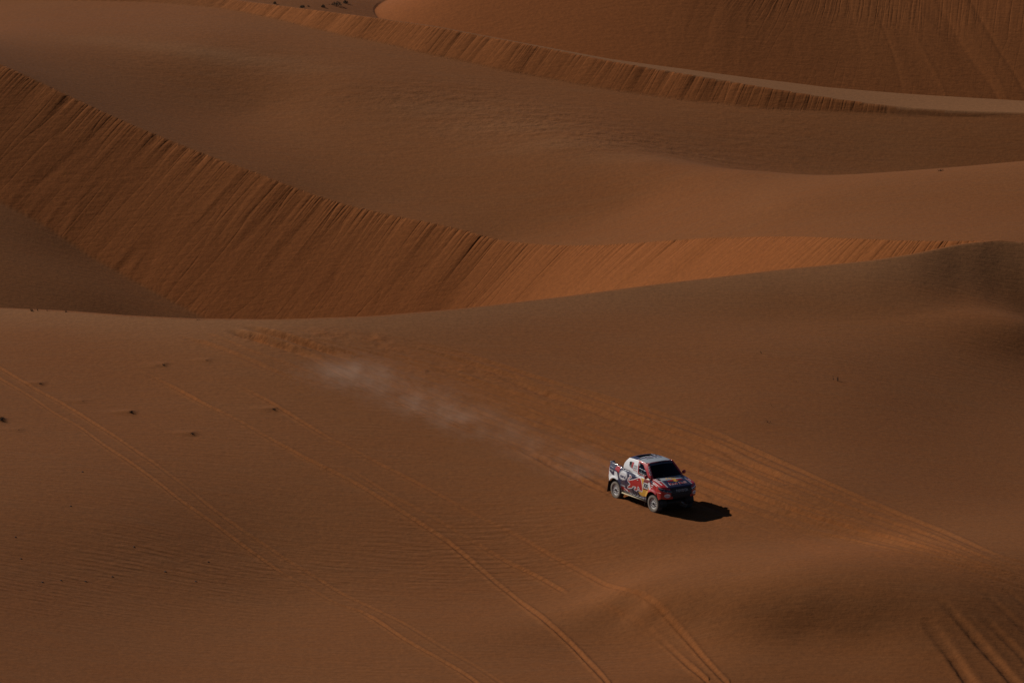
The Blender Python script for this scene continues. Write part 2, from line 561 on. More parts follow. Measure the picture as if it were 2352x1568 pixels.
# old pair at the left
rut([(-40, 845), (0, 869), (51, 900), (113, 941), (171, 975), (253, 1032), (318, 1077), (410, 1145), (496, 1207), (567, 1261), (646, 1316), (776, 1391), (832, 1400), (897, 1449), (952, 1480), (1054, 1538), (1110, 1580)], .08, .045, .7, .38, (0, 0), 0, 1, .010)
rut([(-40, 822), (0, 845), (68, 886), (144, 927), (212, 971), (308, 1032), (373, 1080), (444, 1135), (540, 1207), (632, 1268), (718, 1323), (786, 1367), (856, 1398), (952, 1443), (1013, 1484), (1088, 1528), (1170, 1580)], .085, .05, .7, .42, (0, 0), 0, 2, .012)
# middle pair
rut([(284, 835), (376, 879), (478, 934), (540, 961), (632, 1016), (746, 1073), (815, 1109), (890, 1155), (952, 1193), (1003, 1227), (1054, 1268), (1109, 1316), (1157, 1357), (1215, 1395), (1259, 1432), (1328, 1497), (1405, 1580)], .09, .055, .8, .55, (1.5, 0), 0, 3, .006)
rut([(746, 1049), (849, 1108), (952, 1166), (1054, 1224), (1157, 1285), (1259, 1340), (1318, 1370)], .09, .05, .8, .5, (1.5, .3), 0, 4, .006)
rut([(1362, 1378), (1430, 1405), (1481, 1436), (1550, 1497), (1640, 1580)], .095, .045, .8, .6, (.4, 0), 0, 5, .006)
rut([(500, 860), (620, 925), (746, 1003), (808, 1032), (917, 1089), (1003, 1135), (1088, 1183), (1191, 1234), (1280, 1285), (1396, 1347), (1454, 1355), (1498, 1374), (1533, 1419), (1582, 1473), (1616, 1514), (1680, 1580)], .09, .04, .8, .6, (1.5, 0), 0, 6, .006)
# faint long line higher up
rut([(390, 770), (478, 790), (560, 822), (640, 858), (735, 883), (800, 905)], .16, .05, .8, .7, (.6, .6), .02, 7)
rut([(440, 752), (560, 800), (700, 850), (830, 900), (960, 950), (1100, 1003)], .12, .03, .8, .55, (.6, .6), .01, 8)
# steep dark tracks in the lower right corner
rut([(2115, 1408), (2129, 1429), (2180, 1501), (2240, 1585), (2300, 1668)], .20, .09, .35, .15, (.25, 0), .006, 9, .015, .6)
rut([(2140, 1368), (2156, 1380), (2197, 1412), (2249, 1473), (2300, 1531), (2350, 1590), (2420, 1668)], .18, .085, .35, .15, (.4, 0), .006, 10, .015, .6)
rut([(2230, 1385), (2276, 1436), (2352, 1511), (2440, 1600)], .16, .06, .35, .15, (.8, 0), .006, 12, .01, .6)
rut([(2220, 1330), (2266, 1366), (2352, 1443), (2420, 1510)], .16, .06, .35, .15, (.8, 0), .006, 13, .01, .6)
rut([(2260, 1320), (2310, 1350), (2380, 1410), (2440, 1470)], .15, .05, .35, .15, (.8, 0), .006, 14, .01, .6)

# the wide band of old and fresh tracks that the truck follows
UP = np.array([(520, 741), (700, 748), (880, 764), (1050, 802), (1250, 868), (1450, 930), (1620, 985), (1750, 1040), (1900, 1105), (2050, 1170), (2180, 1225), (2290, 1272), (2420, 1304), (2640, 1350)], float)
LO = np.array([(520, 748), (560, 757), (650, 795), (800, 872), (1000, 962), (1200, 1036), (1390, 1110), (1550, 1180), (1700, 1228), (1850, 1272), (1960, 1290), (2150, 1312), (2420, 1395), (2640, 1470)], float)
for k in range(38):
    lam = (k + .5 + rng.uniform(-.45, .45)) / 38
    u0 = rng.uniform(560, 900) if lam > .3 else rng.uniform(760, 1050)
    if k % 5 == 3:
        u0 = rng.uniform(1000, 1500)
    u1 = 2620 if rng.random() < .6 else rng.uniform(1400, 2100)
    if lam > .72:
        u1 = rng.uniform(1650, 1950)
    us = np.arange(u0, u1, 50)
    lam2 = lam + .035 * vnoise(us / 300, 0 * us + k, 50 + k)
    vs = (1 - lam2) * np.interp(us, UP[:, 0], UP[:, 1]) + lam2 * np.interp(us, LO[:, 0], LO[:, 1])
    big = rng.random() < .3
    rut(list(zip(us, vs)), rng.uniform(.13, .22) if big else rng.uniform(.07, .12), rng.uniform(.06, .10) if big else rng.uniform(.028, .055), rng.uniform(.5, .9), rng.uniform(.3, .85), (1.5, 1.5), 0.006 if big else .0, 60 + k, rng.uniform(0, .012), rng.uniform(0, .6))
# churned, half-buried band between the ruts
jc = (tau > -.05)
for js_u in ():
    pass
uu = (X / (Y * CP + (CAM_H - Zt) * SP)) * FPX + W0 / 2
vv = H0 / 2 - FPX * ((Y * SP + (Zt - CAM_H) * CP) / (Y * CP + (CAM_H - Zt) * SP))
vU = np.interp(uu, UP[:, 0], UP[:, 1])
vL = np.interp(uu, LO[:, 0], LO[:, 1])
lamb = (vv - vU) / np.maximum(vL - vU, 4)
inband = sstep(-.05, .08, lamb) * (1 - sstep(.9, 1.06, lamb)) * sstep(600, 760, uu) * (1 - sstep(2150, 2400, uu)) * IN_N
inband[:rTrack.start] = 0
across = lamb * 14
along = (X * .83 - Y * .55)
churn = fbm(across * 1.0 + .3 * vnoise(along * .3, across, 91), along * .35, 92, 3)
dz_tracks *= 1 - .5 * sstep(1900, 2200, uu) * (vv < 1350)
Zb = inband * (.010 * churn + .003 * fbm(X * 1.3, Y * 1.3, 93, 3))
dz_tracks += Zb
dist = np.maximum(dist, inband * (.28 + .25 * churn))
# the two deep fresh ruts below the crest, and those of the truck itself
rut([(548, 746), (559, 749), (599, 758), (648, 773), (707, 791), (780, 816), (830, 835)], .22, .27, .55, 1.0, (.6, .8), .05, 101, 0, 1.0)
rut([(515, 755), (531, 760), (590, 777), (641, 794), (672, 803), (722, 823), (780, 846)], .25, .30, .55, 1.0, (.6, .8), .06, 102, 0, 1.0)
rut([(1180, 1020), (1290, 1080), (1355, 1115), (1403, 1131), (1430, 1140)], .18, .10, .8, 1.0, (.8, .1), .06, 103)
rut([(1330, 1090), (1410, 1125), (1449, 1150), (1500, 1168)], .17, .09, .8, 1.0, (.5, .1), .05, 104)
rut([(1410, 1080), (1500, 1118), (1560, 1140)], .17, .08, .8, 1.0, (.5, .1), .05, 105)
# clods thrown up along the band's upper edge
for (cu, cv, cr) in [(1050, 845, .8), (1130, 860, .5), (860, 778, .6), (1250, 900, .4), (760, 768, .7), (700, 790, .9), (900, 800, .6), (960, 850, .5)]:
    c = ground_hit(cu, cv, 240, 300)
    r2 = ((X - c[0]) / (1.6 * cr)) ** 2 + ((Y - c[1]) / (1.3 * cr)) ** 2
    near = np.exp(-r2)
    dz_tracks += np.where(near > .01, near * (.045 * fbm(X * 2.2, Y * 2.2, 130, 3)), 0)
    dist = np.maximum(dist, near * .6)

# ripple masks: where the wind has combed the surface, painted on the plan
def blob(u, v, ru, ry, amount, y0=224, y1=420):
    c = ground_hit(u, v, y0, y1)
    m = np.exp(-(((X - c[0]) / ru) ** 2 + ((Y - c[1]) / ry) ** 2))
    return m * amount


ripple = np.maximum.reduce([
    blob(1080, 1285, 5.0, 5.5, 1.0), blob(820, 1330, 5.5, 4.5, .85), blob(450, 1310, 7, 4.5, .9), blob(60, 1330, 6, 5, .9), blob(1300, 1520, 5, 3, .5), blob(900, 1520, 8, 3, .35),
    blob(200, 1100, 9, 8, .30), blob(700, 1000, 8, 8, .28), blob(2300, 860, 5, 5, .18), blob(2250, 690, 3, 2, .2), blob(1900, 830, 5, 4, .2)])
ripple = ripple * IN_N
ripple_far = np.maximum.reduce([
    blob(1000, 225, 6, 4, .7, 310), blob(1200, 275, 6, 4.5, 1.0, 310), blob(1400, 320, 5, 4, .9, 310), blob(1560, 350, 5, 3, .7, 310), blob(1750, 330, 6, 6, .35, 310), blob(600, 150, 9, 8, .3, 310), blob(850, 290, 9, 8, .22, 310), blob(700, 210, 9, 6, .25, 310)])
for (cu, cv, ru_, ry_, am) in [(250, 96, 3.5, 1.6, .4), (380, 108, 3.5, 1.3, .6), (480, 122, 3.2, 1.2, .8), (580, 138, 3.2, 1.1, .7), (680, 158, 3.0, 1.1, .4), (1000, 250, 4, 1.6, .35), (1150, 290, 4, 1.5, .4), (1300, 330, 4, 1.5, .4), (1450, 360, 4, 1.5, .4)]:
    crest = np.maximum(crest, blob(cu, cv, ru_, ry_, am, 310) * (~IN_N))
ripple_far = ripple_far * (~IN_N) * (tone < .3)
edge_fade = (1 - sstep(.0885, .0922, np.abs(tau)))[None, :]
Zt = Zt + dz_tracks * edge_fade
dist = dist * edge_fade
# little sand tails round the plant stubs of the left slope
STUBS = [(300, 947, 1.0), (440, 996, .9), (628, 940, .8), (375, 838, .7), (475, 828, .5), (92, 881, .7), (190, 921, .35), (43, 987, .4), (1, 964, 1.6)]
for (su, sv, sz) in STUBS:
    c = ground_hit(su, sv, 240, 300)
    ex = (X - c[0])
    ey = (Y - c[1])
    Zt += np.where(np.abs(ex) < 3, .10 * sz * np.exp(-(ey / .32) ** 2) * np.where(ex < 0, np.exp(-(ex / .75) ** 2), np.exp(-(ex / .22) ** 2)), 0)

# gentle metre-scale ripples with real relief on the far dune's ribbed patch
wig = X * .25 + Y * .97 + .9 * vnoise(X * .35, Y * .25, 77) + .35 * vnoise(X * 1.1, Y * .8, 78)
Zt += .022 * ripple_far * np.sin(wig * 2 * np.pi / 1.15)

# ------------------------------------------------------------------ the sheet of sand
def build_sheet(name, which):
    nr, nc = Zt.shape
    idx = np.arange(nr * nc, dtype=np.int64).reshape(nr, nc)
    keep = (region[:-1, :-1] == which)
    quads = np.stack([idx[:-1, :-1], idx[:-1, 1:], idx[1:, 1:], idx[1:, :-1]], -1)[keep]
    used = np.unique(quads)
    remap = np.full(nr * nc, -1, np.int32)
    remap[used] = np.arange(len(used), dtype=np.int32)
    quads = remap[quads]
    co = np.stack([X.ravel()[used], Y.ravel()[used], Zt.ravel()[used]], -1).astype(np.float32)
    me = bpy.data.meshes.new(name)
    me.vertices.add(len(co))
    me.vertices.foreach_set('co', co.ravel())
    me.loops.add(quads.size)
    me.loops.foreach_set('vertex_index', quads.ravel())
    me.polygons.add(len(quads))
    me.polygons.foreach_set('loop_start', np.arange(0, quads.size, 4, dtype=np.int32))
    me.polygons.foreach_set('loop_total', np.full(len(quads), 4, np.int32))
    me.update(calc_edges=True)
    me.polygons.foreach_set('use_smooth', np.ones(len(quads), bool))
    for nm, arr in (('tone', tone), ('ripple', ripple), ('ripple_far', ripple_far), ('turned', np.clip(dist, 0, 1)), ('crest', crest), ('slip_s', slip_s), ('slip_d', slip_d), ('slip_m', tone * tone_f)):
        at = me.attributes.new(nm, 'FLOAT', 'POINT')
        at.data.foreach_set('value', arr.astype(np.float32).ravel()[used])
    ob = bpy.data.objects.new(name, me)
    COL.objects.link(ob)
    ob['kind'] = 'structure'
    return ob


class NT:
    """tiny node-tree helper"""
    def __init__(self, name):
        self.m = bpy.data.materials.new(name)
        self.m.use_nodes = True
        self.t = self.m.node_tree
        self.b = self.t.nodes['Principled BSDF']
        self.out = self.t.nodes['Material Output']

    def n(self, kind, **kw):
        nd = self.t.nodes.new('ShaderNode' + kind)
        for k, v in kw.items():
            if isinstance(v, bpy.types.NodeSocket):
                self.t.links.new(v, nd.inputs[k.replace('_', ' ')] if isinstance(k, str) else nd.inputs[k])
            else:
                setattr(nd, k, v)
        return nd

    def put(self, sock, v):
        if isinstance(v, bpy.types.NodeSocket):
            self.t.links.new(v, sock)
        else:
            sock.default_value = v

    def math(self, op, a, b=0.0, c=None, clamp=False):
        nd = self.t.nodes.new('ShaderNodeMath')
        nd.operation = op
        nd.use_clamp = clamp
        self.put(nd.inputs[0], a)
        self.put(nd.inputs[1], b)
        if c is not None:
            self.put(nd.inputs[2], c)
        return nd.outputs[0]

    def mix(self, f, a, b, blend='MIX'):
        nd = self.t.nodes.new('ShaderNodeMix')
        nd.data_type = 'RGBA'
        nd.blend_type = blend
        self.put(nd.inputs[0], f)
        self.put(nd.inputs[6], a if isinstance(a, bpy.types.NodeSocket) else (*a, 1) if len(a) == 3 else a)
        self.put(nd.inputs[7], b if isinstance(b, bpy.types.NodeSocket) else (*b, 1) if len(b) == 3 else b)
        return nd.outputs[2]

    def attr(self, name):
        nd = self.t.nodes.new('ShaderNodeAttribute')
        nd.attribute_name = name
        return nd.outputs['Fac']

    def mapping(self, vec, scale=(1, 1, 1), rot=(0, 0, 0)):
        nd = self.t.nodes.new('ShaderNodeMapping')
        self.t.links.new(vec, nd.inputs[0])
        nd.inputs['Scale'].default_value = scale
        nd.inputs['Rotation'].default_value = rot
        return nd.outputs[0]

    def noise(self, vec, scale, detail=3, rough=.5):
        nd = self.t.nodes.new('ShaderNodeTexNoise')
        self.t.links.new(vec, nd.inputs['Vector'])
        nd.inputs['Scale'].default_value = scale
        nd.inputs['Detail'].default_value = detail
        nd.inputs['Roughness'].default_value = rough
        return nd.outputs[0]

    def ramp(self, f, a, b):
        nd = self.t.nodes.new('ShaderNodeMapRange')
        self.put(nd.inputs[0], f)
        nd.inputs[1].default_value = a
        nd.inputs[2].default_value = b
        return nd.outputs[0]


def sand_material():
    k = NT('sand')
    geo = k.t.nodes.new('ShaderNodeNewGeometry')
    pos = geo.outputs['Position']
    tone_a, rip, ripf, turned = k.attr('tone'), k.attr('ripple'), k.attr('ripple_far'), k.attr('turned')
    big = k.noise(k.mapping(pos, (1, .6, 1)), .07, 3)
    streak = k.noise(k.mapping(pos, (.5, 2.2, 1), (0, 0, .12)), .55, 4, .6)
    fine = k.noise(k.mapping(pos, (1, .7, 1)), 5.0, 6, .75)
    pale = k.mix(k.ramp(big, .3, .7), SAND_PALE_A, SAND_PALE_B)
    pale = k.mix(k.math('MULTIPLY', k.ramp(streak, .42, .72), .35), pale, SAND_GREY)
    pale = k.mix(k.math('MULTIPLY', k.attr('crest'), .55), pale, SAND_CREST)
    loose = k.mix(k.ramp(big, .3, .7), SAND_LOOSE_A, SAND_LOOSE_B)
    col = k.mix(tone_a, pale, loose)
    tn = k.math('MULTIPLY', turned, k.ramp(k.noise(k.mapping(pos, (1, 1, 1)), 1.3, 4, .6), .2, .6), clamp=True)
    col = k.mix(tn, col, SAND_TURNED)
    col = k.mix(.13, col, k.mix(k.ramp(fine, .35, .65), (.0, .0, .0), (1, 1, 1)), 'OVERLAY')
    k.t.links.new(col, k.b.inputs['Base Color'])
    k.b.inputs['Roughness'].default_value = .95
    k.b.inputs['Specular IOR Level'].default_value = .12
    # wind ripples
    wob = k.noise(k.mapping(pos, (.6, .6, .6)), .8, 2)
    wav = k.t.nodes.new('ShaderNodeTexWave')
    wav.wave_type = 'BANDS'
    wav.bands_direction = 'Y'
    wav.wave_profile = 'SIN'
    k.t.links.new(k.mapping(pos, (1, 1, 1), (0, 0, .10)), wav.inputs['Vector'])
    wav.inputs['Scale'].default_value = .60
    wav.inputs['Distortion'].default_value = 5.5
    wav.inputs['Detail'].default_value = 2.5
    wav.inputs['Detail Scale'].default_value = .55
    comb = k.noise(k.mapping(pos, (.9, 4.2, 1), (0, 0, .12)), 1.0, 3, .6)
    brk = k.ramp(k.noise(k.mapping(pos, (.7, 1.6, 1)), .55, 3), .38, .62)
    h1 = k.math('MULTIPLY', k.math('MULTIPLY', wav.outputs[1], brk), k.math('MULTIPLY', rip, .028))
    h2 = k.math('MULTIPLY', comb, k.math('ADD', k.math('MULTIPLY', rip, .05), .019))
    h3 = k.math('MULTIPLY', k.noise(pos, 3.0, 5, .6), k.math('ADD', k.math('MULTIPLY', turned, .035), .02))
    h4 = k.math('MULTIPLY', k.noise(k.mapping(pos, (1.2, 1.8, 1)), 1.1, 4, .6), k.math('MULTIPLY', ripf, .14))
    # avalanche lines on the slip faces, laid out along the fall line
    ss, sd_, sm = k.attr('slip_s'), k.attr('slip_d'), k.attr('slip_m')

    def lines(fs, fd, off, p, wob=.0):
        cv = k.t.nodes.new('ShaderNodeCombineXYZ')
        k.put(cv.inputs[0], k.math('MULTIPLY', ss, fs))
        k.put(cv.inputs[1], k.math('MULTIPLY', sd_, fd))
        cv.inputs[2].default_value = off
        n = k.noise(cv.outputs[0], 1.0, 1.5, .5)
        r = k.math('SUBTRACT', 1.0, k.math('ABSOLUTE', k.math('MULTIPLY_ADD', n, 2.0, -1.0)))
        return k.math('POWER', r, p)
    cp = k.t.nodes.new('ShaderNodeCombineXYZ')
    k.put(cp.inputs[0], k.math('MULTIPLY', ss, .22))
    k.put(cp.inputs[1], k.math('MULTIPLY', sd_, .16))
    patch = k.ramp(k.noise(cp.outputs[0], 1.0, 2), .40, .62)
    top = k.math('POWER', 2.718, k.math('MULTIPLY', sd_, -.75))
    top = k.math('MINIMUM', top, 1.2)
    lf = k.math('MULTIPLY', lines(1.0, .09, 3.1, 16), k.math('MULTIPLY_ADD', patch, .15, .015))
    lf = k.math('ADD', lf, k.math('MULTIPLY', lines(2.4, .16, 9.7, 10), k.math('MULTIPLY_ADD', patch, .035, .012)))
    lf = k.math('ADD', lf, k.math('MULTIPLY', lines(2.0, .02, 5.3, 8), k.math('MULTIPLY', top, .17)))
    lf = k.math('SUBTRACT', lf, k.math('MULTIPLY', lines(1.5, .11, 15.3, 12), .04))
    deep = k.math('MINIMUM', k.math('MULTIPLY_ADD', k.math('POWER', 2.718, k.math('MULTIPLY', sd_, -.3)), .75, .3), 1.1)
    h5 = k.math('MULTIPLY', k.math('MULTIPLY', k.math('MULTIPLY', lf, deep), sm), -.18)
    h = k.math('ADD', k.math('ADD', k.math('ADD', h1, h2), k.math('ADD', h3, h4)), h5)
    bump = k.t.nodes.new('ShaderNodeBump')
    bump.inputs['Strength'].default_value = 1.0
    bump.inputs['Distance'].default_value = 1.0
    k.t.links.new(h, bump.inputs['Height'])
    k.t.links.new(bump.outputs[0], k.b.inputs['Normal'])
    return k.m


SAND_PALE_A = (.187, .066, .0170)
SAND_PALE_B = (.176, .057, .0128)
SAND_GREY = (.172, .069, .0230)
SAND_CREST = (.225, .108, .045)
SAND_LOOSE_A = (.232, .074, .0165)
SAND_LOOSE_B = (.218, .065, .0135)
SAND_TURNED = (.236, .072, .0136)
M_SAND = sand_material()
for nm, which, lab in (('near_dune', 0, 'near sand dune slope crossed by tyre tracks, with the truck on it'),
                       ('middle_dune', 1, 'middle sand dune with the long streaked slip face behind the near crest'),
                       ('third_dune', 2, 'third sand dune with a low slip face and a pale crest strip'),
                       ('far_dune', 3, 'farthest orange dune face and the plain with green shrubs')):
    ob = build_sheet(nm, which)
    ob.data.materials.append(M_SAND)
    ob['label'] = lab

# ------------------------------------------------------------------ rally truck
def new_obj(name, me, parent=None, mats=None):
    ob = bpy.data.objects.new(name, me)
    COL.objects.link(ob)
    if parent is not None:
        ob.parent = parent
    for m in (mats or []):
        if m is not None and m.name not in [x.name for x in me.materials if x]:
            me.materials.append(m)
    return ob


def simple_mesh(name, verts, faces, parent=None, mat=None, smooth=False):
    me = bpy.data.meshes.new(name)
    me.from_pydata([tuple(v) for v in verts], [], [tuple(f) for f in faces])
    if smooth:
        me.polygons.foreach_set('use_smooth', np.ones(len(me.polygons), bool))
    me.update()
    return new_obj(name, me, parent, [mat])


def bm_obj(name, bm, parent=None, mat=None, smooth=False):
    me = bpy.data.meshes.new(name)
    bmesh.ops.recalc_face_normals(bm, faces=bm.faces)
    bm.to_mesh(me)
    bm.free()
    if smooth:
        me.polygons.foreach_set('use_smooth', np.ones(len(me.polygons), bool))
    return new_obj(name, me, parent, [mat])


def add_box(bm, lo, hi, bev=0.0):
    c = [(a + b) / 2 for a, b in zip(lo, hi)]
    s = [abs(b - a) for a, b in zip(lo, hi)]
    r = bmesh.ops.create_cube(bm, size=1.0, matrix=Matrix.Translation(c) @ Matrix.Diagonal((*s, 1)))
    if bev:
        es = list({e for v in r['verts'] for e in v.link_edges})
        bmesh.ops.bevel(bm, geom=es, offset=bev, segments=2, affect='EDGES')


def add_tube(bm, a, b, r, seg=8):
    a, b = Vector(a), Vector(b)
    d = b - a
    m = Matrix.Translation((a + b) / 2) @ d.to_track_quat('Z', 'Y').to_matrix().to_4x4()
    bmesh.ops.create_cone(bm, cap_ends=True, segments=seg, radius1=r, radius2=r, depth=d.length, matrix=m)


def grid_obj(name, P, parent, mats, idx=None, keep=None, smooth=True, thick=0.0):
    nu, nv = P.shape[:2]
    ids = np.arange(nu * nv).reshape(nu, nv)
    q = np.stack([ids[:-1, :-1], ids[1:, :-1], ids[1:, 1:], ids[:-1, 1:]], -1).reshape(-1, 4)
    mi = np.zeros(len(q), int) if idx is None else np.asarray(idx).reshape(-1)
    if keep is not None:
        k = np.asarray(keep).reshape(-1)
        q, mi = q[k], mi[k]
    used = np.unique(q)
    remap = np.full(nu * nv, -1)
    remap[used] = np.arange(len(used))
    um, mi2 = np.unique(mi, return_inverse=True)
    me = bpy.data.meshes.new(name)
    me.from_pydata(P.reshape(-1, 3)[used].tolist(), [], remap[q].tolist())
    for m in um:
        me.materials.append(mats[m])
    me.polygons.foreach_set('material_index', mi2.astype(np.int32).ravel())
    if smooth:
        me.polygons.foreach_set('use_smooth', np.ones(len(q), bool))
    me.update()
    ob = bpy.data.objects.new(name, me)
    COL.objects.link(ob)
    ob.parent = parent
    if thick:
        md = ob.modifiers.new('thickness', 'SOLIDIFY')
        md.thickness = abs(thick)
        md.offset = -1 if thick > 0 else 1
    return ob


def inside(poly, x, y):
    p = np.asarray(poly, float)
    r = np.zeros(np.shape(x), bool)
    j = len(p) - 1
    for i in range(len(p)):
        xi, yi = p[i]
        xj, yj = p[j]
        c = ((yi > y) != (yj > y)) & (x < (xj - xi) * (y - yi) / (yj - yi + 1e-12) + xi)
        r ^= c
        j = i
    return r


def edge_dist(poly, x, y):
    p = np.asarray(poly, float)
    d = np.full(np.shape(x), 9.0)
    for a, b in zip(p, np.roll(p, -1, 0)):
        e = b - a
        t = np.clip(((x - a[0]) * e[0] + (y - a[1]) * e[1]) / (e @ e + 1e-12), 0, 1)
        d = np.minimum(d, np.hypot(x - a[0] - t * e[0], y - a[1] - t * e[1]))
    return d


def paint(name, col, rough=.34, coat=.45, dust=.42, metallic=0.0):
    k = NT(name)
    tc = k.t.nodes.new('ShaderNodeTexCoord')
    n = k.noise(tc.outputs['Object'], 5.0, 4, .6)
    sep = k.t.nodes.new('ShaderNodeSeparateXYZ')
    k.t.links.new(tc.outputs['Object'], sep.inputs[0])
    low = k.ramp(sep.outputs[2], 1.15, .35)
    f = k.math('MULTIPLY', k.ramp(n, .38, .75), k.math('MULTIPLY', k.math('ADD', low, .3), dust), clamp=True)
    c = k.mix(f, col, (.30, .17, .09))
    k.t.links.new(c, k.b.inputs['Base Color'])
    k.put(k.b.inputs['Roughness'], k.math('ADD', k.math('MULTIPLY', f, .6), rough, clamp=True))
    k.b.inputs['Metallic'].default_value = metallic
    k.b.inputs['Coat Weight'].default_value = coat
    k.b.inputs['Coat Roughness'].default_value = .08
    return k.m


def flat(name, col, rough=.6, metallic=0.0, spec=.4):
    k = NT(name)
    tc = k.t.nodes.new('ShaderNodeTexCoord')
    n = k.noise(tc.outputs['Object'], 14.0, 3, .6)
    c = k.mix(k.math('MULTIPLY', k.ramp(n, .35, .75), .18), col, tuple(min(1, x * .6 + .06) for x in col))
    k.t.links.new(c, k.b.inputs['Base Color'])
    k.b.inputs['Roughness'].default_value = rough
    k.b.inputs['Metallic'].default_value = metallic
    k.b.inputs['Specular IOR Level'].default_value = spec
    return k.m


def glass(name, tint, alpha):
    k = NT(name)
    tr = k.t.nodes.new('ShaderNodeBsdfTransparent')
    tr.inputs[0].default_value = (*tint, 1)
    gl = k.t.nodes.new('ShaderNodeBsdfGlossy')
    gl.inputs['Roughness'].default_value = .04
    lw = k.t.nodes.new('ShaderNodeFresnel')
    lw.inputs[0].default_value = 1.45
    mx = k.t.nodes.new('ShaderNodeMixShader')
    k.put(mx.inputs[0], k.math('MULTIPLY', lw.outputs[0], alpha, clamp=True))
    k.t.links.new(tr.outputs[0], mx.inputs[1])
    k.t.links.new(gl.outputs[0], mx.inputs[2])
    k.t.links.new(mx.outputs[0], k.out.inputs[0])
    return k.m


NAVY, RED, WHITE, YELLOW, BLACK, SLATE, GREY_DIMWHITE, DKRED = range(8)
PM = [paint('navy_paint', (.020, .022, .065)), paint('red_paint', (.42, .012, .016)), paint('white_paint', (.76, .77, .78)), paint('yellow_paint', (.66, .36, .05)),
      flat('black_trim', (.006, .006, .007), .55), paint('slate_paint', (.06, .07, .10)), paint('grey_and_dimmed_white_paint', (.36, .39, .42)), paint('dark_red_paint', (.20, .018, .02))]  # pale grey serves grey trim and white tops painted as dimly lit
M_TYRE = flat('dusty_tyre', (.055, .048, .042), .9)
M_TYRE2 = flat('dusty_sidewall', (.20, .165, .13), .9)
M_RIM = flat('pale_rim', (.62, .60, .58), .45)
M_DARK = flat('dark_steel', (.012, .012, .012), .6)
M_CHROME = flat('bright_metal', (.7, .7, .7), .2, .9)
M_SILL = flat('reflecting_tan_sill', (.42, .36, .22), .6)  # light tan with the yellowish reflection put into the colour
M_GLASS = glass('tinted_glass', (.22, .24, .26), .8)
M_LENS = flat('dark_lens', (.02, .022, .028), .12, 0, .7)
M_LAMP = flat('lamp_strip', (.85, .86, .9), .25)
M_TEXT_W = flat('white_print', (.75, .75, .76), .5)
M_TEXT_K = flat('black_print', (.01, .01, .012), .5)
M_TEXT_B = flat('blue_print', (.02, .02, .11), .5)
M_TEXT_R = flat('red_print', (.40, .012, .02), .5)
M_TEXT_Y = flat('yellow_print', (.66, .36, .05), .5)
M_TEXT_S = flat('silver_print', (.5, .5, .48), .35)
M_SEAT = flat('seat_cloth', (.012, .013, .02), .9)

truck = bpy.data.objects.new('rally_truck', None)
COL.objects.link(truck)
truck['label'] = 'navy, red and white rally pickup truck numbered 300 driving across the dune slope'
truck['category'] = 'truck'

WX = 1.4775                 # axle positions
WR, AR = .405, .50          # tyre and wheel-arch radius


def rho(x, z):
    return np.minimum(np.hypot(x - WX, z - .44), np.hypot(x + WX, z - .44))


def yh(x, z):
    y = .895 + .035 * np.exp(-((z - .98) / .36) ** 2) - .42 * np.clip(z - 1.30, 0, None) ** 1.15 - .10 * np.clip(.62 - z, 0, None)
    y = y + .055 * np.exp(-((rho(x, z) - AR) / .09) ** 2) * (z > .30)
    y = y - .10 * np.clip((-1.85 - x) / .3, 0, 1) ** 2
    return y


def ztop(x):
    return np.interp(x, [-2.14, -1.95, -1.7, -1.2, -.95, -.5, 1.12, 1.78], [1.55, 1.56, 1.54, 1.50, 1.47, 1.45, 1.43, 1.30])


def zbot(x):
    return np.interp(x, [-2.14, -2.0, -1.8, -.98, -.96, .97, .99, 1.78], [.84, .74, .60, .60, .42, .42, .60, .60])


def zoomxz(X1, Y1):
    """photo-space livery coordinate -> place on the truck's side"""
    X1, Y1 = np.asarray(X1, float), np.asarray(Y1, float)
    dx = (X1 - 386) / 192
    dz = (801 + 82 * dx - Y1) / 345
    dx = (X1 - 386 - 5 * dz) / 192
    dz = (801 + 82 * dx - Y1) / 345
    return np.stack([-WX + dx, .405 + dz], -1)


BULL2 = [(600, 625), (625, 640), (640, 672), (612, 692), (585, 715), (580, 742), (600, 760), (630, 748), (700, 740), (750, 722), (800, 705), (838, 715), (862, 770), (880, 850), (888, 940), (885, 1000),
         (872, 1022), (850, 990), (822, 992), (806, 980), (830, 955), (815, 925), (805, 900), (790, 900), (782, 935), (784, 968), (750, 992), (718, 978), (706, 955), (722, 940), (745, 950), (752, 925), (742, 905),
         (705, 890), (672, 888), (662, 915), (625, 925), (590, 925), (565, 925), (556, 905), (585, 872), (612, 862), (620, 830), (606, 805), (578, 775), (566, 740), (575, 704), (602, 680), (618, 662)]
BULL = zoomxz(*(np.array([(x * .675 + 196, y * .675 + 156.8) for x, y in BULL2]).T))


def Z1(*pts):
    return zoomxz(*np.array(pts, float).T)


L_YEL = Z1((762, 618), (905, 662), (905, 720), (882, 905), (845, 925), (790, 920), (745, 885), (735, 850), (790, 840), (785, 700))
L_REDTAIL = Z1((248, 470), (262, 420), (276, 430), (284, 540), (275, 555), (255, 545))
L_WHITER = Z1((262, 555), (276, 475), (300, 492), (352, 545), (372, 562), (372, 500), (408, 520), (440, 640), (330, 640), (295, 645), (262, 610))
L_NAVYR = Z1((270, 400), (350, 440), (378, 575), (345, 560), (280, 475))
L_REDB = Z1((392, 424), (452, 440), (440, 540), (402, 500), (372, 476))
L_OVAL = [Z1(*[(505 + 62 * math.cos(t) * s, 578 + 80 * math.sin(t) * s + 14 * math.cos(t) * s) for t in np.linspace(0, 2 * math.pi, 40)[:-1]]) for s in (1.0, .9)]
L_REDL = Z1((482, 742), (598, 822), (608, 862), (560, 850), (486, 826))
L_GREYL = Z1((476, 712), (532, 742), (532, 768), (478, 736))
L_NUM_R = Z1((822, 652), (910, 690), (905, 735), (812, 702))
